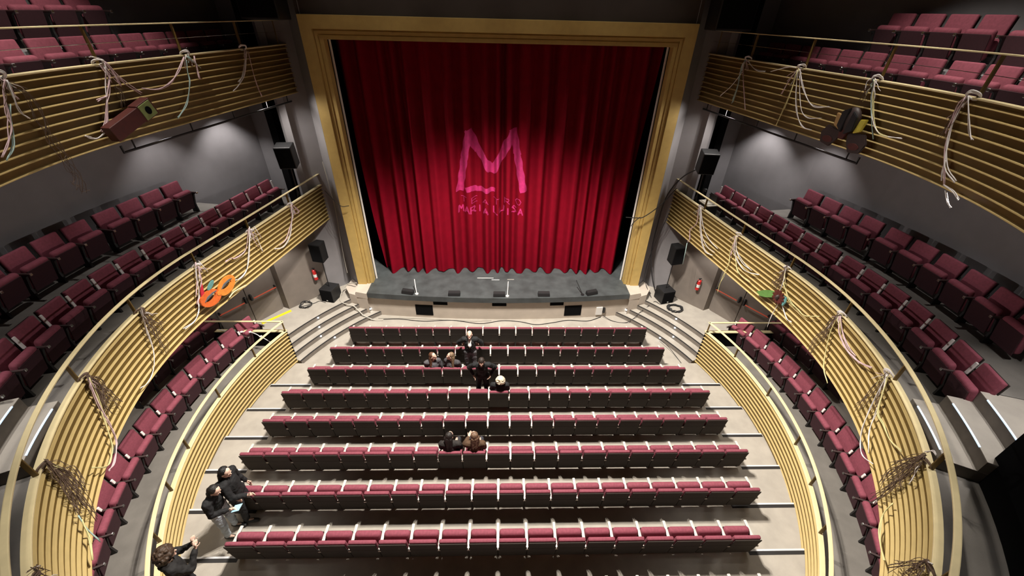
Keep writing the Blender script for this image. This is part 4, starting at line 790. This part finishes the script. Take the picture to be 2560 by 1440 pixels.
    if hstyle != 'bald':
        bm = bmesh.new()
        def hh(c, rad): sph(bm, (0, 0, 0), 1, H @ Matrix.Translation(c) @ Matrix.Diagonal((*rad, 1)), 14, 10)
        if hstyle == 'short': hh((0, -.018, .05), (.084, .098, .085)); hh((0, -.05, .0), (.078, .06, .07))
        elif hstyle == 'fur':
            hh((0, -.03, .03), (.115, .125, .125)); hh((0, -.08, -.06), (.12, .09, .12)); q = random.Random(9)
            for _ in range(110):
                a = q.uniform(-3.9, .75); e = q.uniform(-1.1, 1.5); hh((.13*math.cos(a)*math.cos(e), -.04+.13*math.sin(a)*math.cos(e), .0+.15*math.sin(e)), (.030, .030, .030))
        elif hstyle == 'curly':
            q = random.Random(4)
            for _ in range(190):
                a = q.uniform(0, 2*PI); e = q.uniform(-.6, 1.5); rr_ = .118
                hh((rr_*math.cos(a)*math.cos(e), -.03+rr_*math.sin(a)*math.cos(e)*.95, .02+rr_*math.sin(e)), (.019, .019, .019))
            hh((0, -.03, .02), (.105, .10, .11))
        else:
            hh((0, -.035, .045), (.088, .088, .088)); hh((0, -.060, -.02), (.084, .058, .10))
            l = .34 if hstyle == 'long' else .22
            for sx in (-1, 0, 1):
                a = H @ Vector((sx*.055, -.085 if sx == 0 else -.06, -.02)); cap(bm, a, a+Vector((0, 0, -l))+(V['toe']*-.07), .05, .035)
        fuse('hair', bm, hm, r, .010 if hstyle != 'curly' else .009, 1)
    dk = mat('eye', (.02, .015, .01), .3)
    bm = bmesh.new()
    for sx in (-1, 1): sph(bm, (0, 0, 0), 1, H @ Matrix.Translation((sx*.03, .090, .004)) @ Matrix.Diagonal((.013, .006, .007, 1)), 10, 6)
    obj('eyes', bm, dk, r, True)
    bm = bmesh.new(); sph(bm, (0, 0, 0), 1, H @ Matrix.Translation((0, .088, -.052)) @ Matrix.Diagonal((.024, .010, .006, 1)), 10, 6); obj('mouth', bm, mat('lips', (.35, .10, .09), .5), r, True)
    return r, V
def standing(**k):
    J = dict(pel=(0, 0, .98), che=(0, .01, 1.27), nec=(0, 0, 1.46), hea=(0, .03, 1.60), look=(0, 1, -.1), toe=(0, 1, 0), shL=(-.18, 0, 1.41), shR=(.18, 0, 1.41), elL=(-.24, -.03, 1.13), elR=(.24, -.03, 1.13), wrL=(-.24, .08, .90), wrR=(.24, .08, .90),
             hiL=(-.09, 0, .93), hiR=(.09, 0, .93), knL=(-.11, .02, .50), knR=(.11, .02, .50), anL=(-.12, -.02, .08), anR=(.12, -.02, .08))
    J.update(k); return J
def sitting(**k):
    J = dict(pel=(0, .22, .58), che=(0, .15, .87), nec=(0, .16, 1.06), hea=(0, .19, 1.20), look=(0, 1, -.1), toe=(0, 1, 0), shL=(-.18, .15, 1.01), shR=(.18, .15, 1.01), elL=(-.22, .24, .76), elR=(.22, .24, .76), wrL=(-.12, .44, .68), wrR=(.12, .44, .68),
             hiL=(-.09, .24, .53), hiR=(.09, .24, .53), knL=(-.12, .62, .50), knR=(.12, .62, .50), anL=(-.12, .66, .09), anR=(.12, .66, .09))
    J.update(k); return J
# bald person leaning back against the second row, facing the camera
person('bald person in a black jacket and white shirt standing behind the second row', (-.87, 9.00, ZF[2]), PI,
       standing(elL=(-.34, -.08, 1.20), wrL=(-.27, -.24, 1.0), elR=(.36, -.08, 1.20), wrR=(.30, -.24, .98), look=(0, 1, .35), hdL=(.1, -.6, -.5), hdR=(-.1, -.6, -.5)), (.012, .013, .014), (.12, .12, .13), (.05, .04, .03), 'bald', shirt=(.85, .83, .80))
person('dark-haired person in black standing behind the third row, leaning forward', (-.47, 7.93, ZF[3]), PI,
       standing(pel=(0, -.02, .98), che=(0, .06, 1.27), nec=(0, .12, 1.45), hea=(0, .17, 1.59), look=(0, 1, -.22), shL=(-.19, .08, 1.40), shR=(.19, .08, 1.40), elL=(-.36, -.03, 1.20), wrL=(-.24, .06, .98), elR=(.36, -.03, 1.20), wrR=(.24, .06, .98), hdL=(.4, .5, -.4), hdR=(-.4, .5, -.4)), (.010, .011, .012), (.008, .008, .009), (.03, .02, .015), 'short')
person('person with long brown hair and grey jacket seated in the third row, turned right', (-1.925, YB[2], ZF[2]), 0,
       sitting(look=(1, -.30, .1), hea=(.03, .15, 1.23), shL=(-.17, .10, 1.02), shR=(.15, .22, 1.0)), (.085, .08, .088), (.03, .03, .04), (.11, .045, .022), 'long')
person('person with long light brown hair seated in the third row, turned left', (-1.375, YB[2], ZF[2]), 0,
       sitting(look=(-1, -.25, 0), hea=(-.03, .15, 1.23), shL=(-.15, .22, 1.0), shR=(.17, .10, 1.02)), (.06, .055, .06), (.03, .03, .04), (.20, .13, .075), 'long')
person('person with curly blond hair and black coat seated in the fourth row', (.02, YB[3], ZF[3]), 0, sitting(hea=(.02, .14, 1.18), look=(.1, 1, -.3)), (.012, .012, .013), (.02, .02, .025), (.70, .62, .46), 'curly')
person('person with long black hair and dark coat seated in the sixth row, left one', (-1.1, YB[5], ZF[5]), 0, sitting(hea=(0, .2, 1.22), look=(.4, 1, -.3)), (.022, .018, .016), (.02, .02, .025), (.018, .014, .012), 'long')
person('person with brown hair and brown leather jacket seated in the sixth row', (-.55, YB[5], ZF[5]), 0, sitting(hea=(0, .2, 1.22), look=(-.5, 1, -.3), elL=(-.24, .3, .78), wrL=(-.16, .48, .80), hdL=(.3, 1, 0)), (.085, .045, .022), (.03, .03, .04), (.17, .10, .06), 'bob')
# the pair in the left aisle
r, V = person('person in a black coat and pale blue jeans in the left aisle holding a phone', (-5.40, 4.08, ZF[7]), RD(-92),
       standing(che=(0, .08, 1.27), nec=(0, .14, 1.44), hea=(0, .20, 1.55), look=(0, 1, -.7), shL=(-.18, .10, 1.39), shR=(.18, .10, 1.39), elL=(-.22, .12, 1.12), wrL=(-.10, .36, 1.08), elR=(.24, .12, 1.12), wrR=(.10, .36, 1.10), hdL=(.1, 1, 0), hdR=(-.1, 1, 0.1)), (.008, .008, .009), (.50, .56, .62), (.012, .010, .009), 'long', skirt=False)
ph = setroot('phone', 'pale blue glowing phone held by the person in the left aisle', 'phone', (-5.40, 4.08, ZF[7]))
mw = Matrix.Translation((-5.40, 4.08, ZF[7])) @ Matrix.Rotation(RD(-92), 4, 'Z') @ Matrix.Translation((0.08, .50, 1.11)) @ Matrix.Rotation(RD(25), 4, 'X')
bm = bmesh.new(); rbox(bm, -.075, .075, -.10, .10, -.006, .004, .003, 1, mw); wp(ph, 'case', bm, 'plastic')
bm = bmesh.new(); box(bm, -.068, .068, -.093, .093, .004, .006, mw); wp(ph, 'screen', bm, mat('phone_screen', (.25, .5, .6), .3, emit=.8, ecol=(.5, .8, .9)))
person('black-haired person in black standing close behind the one with the phone', (-5.20, 4.40, ZF[7]), RD(-85),
       standing(elR=(.26, .10, 1.15), wrR=(.20, .36, 1.12), hdR=(0, 1, .1), look=(.1, 1, -.4)), (.006, .006, .007), (.01, .01, .012), (.006, .006, .006), 'bob')
person('person with brown fur hood and black coat in the left aisle, hands raised', (-5.28, 2.92, ZF[8]), RD(-40),
       standing(hea=(0, .06, 1.60), look=(.2, 1, -.2), elL=(-.22, .16, 1.20), wrL=(-.06, .34, 1.36), elR=(.24, .16, 1.20), wrR=(.08, .34, 1.38), hdL=(.1, .4, 1), hdR=(-.1, .4, 1)), (.010, .009, .009), (.01, .01, .012), (.050, .028, .016), 'fur', hood=True)
